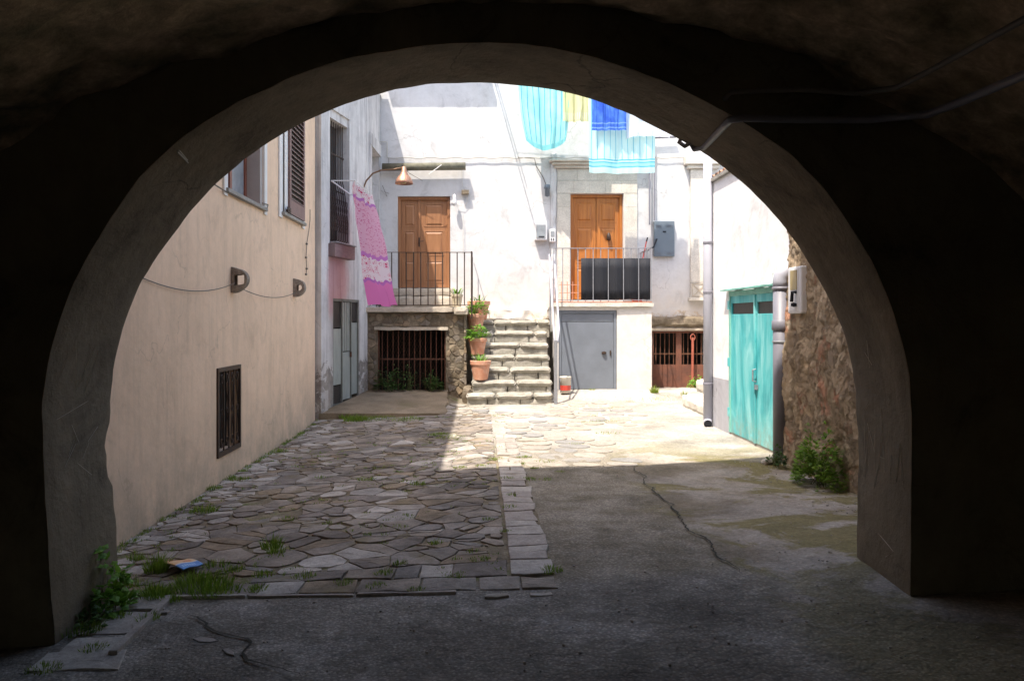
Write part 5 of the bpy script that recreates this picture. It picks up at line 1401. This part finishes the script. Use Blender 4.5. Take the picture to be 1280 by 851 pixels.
# loose pebbles and grit
pb = MB()
for _ in range(500):
    k = R()
    if k < .3: x, y = 3.2+U(-.35, .15), U(5.6, 9.1)
    elif k < .75: x, y = U(-2.0, 2.3), 3.2+R()*2.0
    else: x, y = U(.5, 3.3), U(5, 9)
    s = U(.003, .009); p = Vector((x, y, g(x, y)+s*.6))
    pb.lathe(p-Vector((0, 0, s*.6)), [(.001, -.002), (s, s*.2), (s*.8, s*.8), (.001, s)], 6)
tag(pb.build('gravel', M['kerb'], org=(0, 0, 0)), 'scattered small pebbles and grit on the worn ground', 'gravel', kind='stuff')
# stones at the pipe foot
tag(MB().rbox(3.13, 3.33, 8.85, 8.97, -.01, .05, .03, .012, 12, rnd=.012).build('loose_stone', M['kerb']), 'flat loose stone lying beside the foot of the drain pipe', 'stone')

# magazine
c4 = [GP(203, 713), GP(229, 722), GP(254, 711), GP(234, 705)]
def m_mag():
    m, nt, b = newmat('printed_cover')
    uv = nt.nodes.new('ShaderNodeTexCoord').outputs['UV']; sp = nt.nodes.new('ShaderNodeSeparateXYZ'); L(nt, uv, sp.inputs[0]); u, v = sp.outputs[0], sp.outputs[1]
    col = mix(nt, ramp(nt, noi(nt, uv, 5), [(.4, 0), (.6, 1)]), (.78,.42,.18), (.82,.60,.42))
    col = mix(nt, math_(nt, 'LESS_THAN', u, .34), col, (.05,.25,.66))
    col = mix(nt, band(nt, u, .34, .40), col, (.55,.60,.72))
    col = mix(nt, math_(nt, 'MULTIPLY', band(nt, u, .12, .24), math_(nt, 'MULTIPLY', band(nt, v, .1, .75), stripes(nt, v, 9, .3))), col, (.25,.55,.85))
    col = mix(nt, math_(nt, 'MULTIPLY', band(nt, u, .50, .66), math_(nt, 'MULTIPLY', band(nt, v, .5, .85), stripes(nt, v, 14, .34))), col, (.62,.08,.08))
    col = mix(nt, math_(nt, 'MULTIPLY', math_(nt, 'GREATER_THAN', u, .82), band(nt, v, .15, .7)), col, (.66,.10,.05))
    L(nt, col, b.inputs['Base Color']); b.inputs['Roughness'].default_value = .35; return m
A_, B_, C_, D_ = c4
def mg(u, v):   # u: blue edge (front) to back; v along
    p = B_.lerp(C_, v).lerp(A_.lerp(D_, v), u); return (p.x, p.y, g(p.x, p.y)+.045+.012*math.sin(u*3)+.01*math.sin(v*4+1))
tag(MB().grid(mg, 14, 20).build('magazine', m_mag(), smooth=True, solid=.006), 'crumpled orange and blue magazine lying on the paving near the arch', 'magazine')

# ------------------------------------------------------------------ camera, light, world
cam = bpy.data.cameras.new('camera'); co = bpy.data.objects.new('camera', cam); COL.objects.link(co)
co.location = (0, 0, CAMZ); co.rotation_euler = (math.radians(90), 0, 0)
cam.sensor_width = 36; cam.lens = 36*1000/1280; cam.shift_x = 38/1280; cam.shift_y = -25.5/1280; cam.clip_end = 2000; cam.clip_start = .05
S.camera = co
d = Vector((.29, .38, -1)).normalized()
sun = bpy.data.lights.new('sun', 'SUN'); so = bpy.data.objects.new('sun', sun); COL.objects.link(so)
so.rotation_euler = d.to_track_quat('-Z', 'Y').to_euler(); so.location = (-5, -5, 20)
sun.energy = 2.15; sun.angle = math.radians(.5); sun.color = (1, .98, .95)
w = bpy.data.worlds.new('World'); S.world = w; w.use_nodes = True
nt = w.node_tree; bg_ = nt.nodes['Background']; sk = nt.nodes.new('ShaderNodeTexSky'); sk.sky_type = 'NISHITA'; sk.sun_disc = False
sk.sun_elevation = math.asin(-d.z); sk.sun_rotation = math.atan2(-d.x, -d.y); sk.air_density = 1.0; sk.dust_density = 2.0
L(nt, sk.outputs[0], bg_.inputs[0]); bg_.inputs[1].default_value = .15
S.view_settings.view_transform = 'Standard'; S.view_settings.look = 'None'; S.view_settings.gamma = 1; S.view_settings.use_curve_mapping = False
S.view_settings.exposure = 1.88
S.view_settings.use_white_balance = True; S.view_settings.white_balance_temperature = 7350
S.cycles.use_denoising = True
S.cycles.max_bounces = 10; S.cycles.diffuse_bounces = 6; S.cycles.sample_clamp_indirect = 6
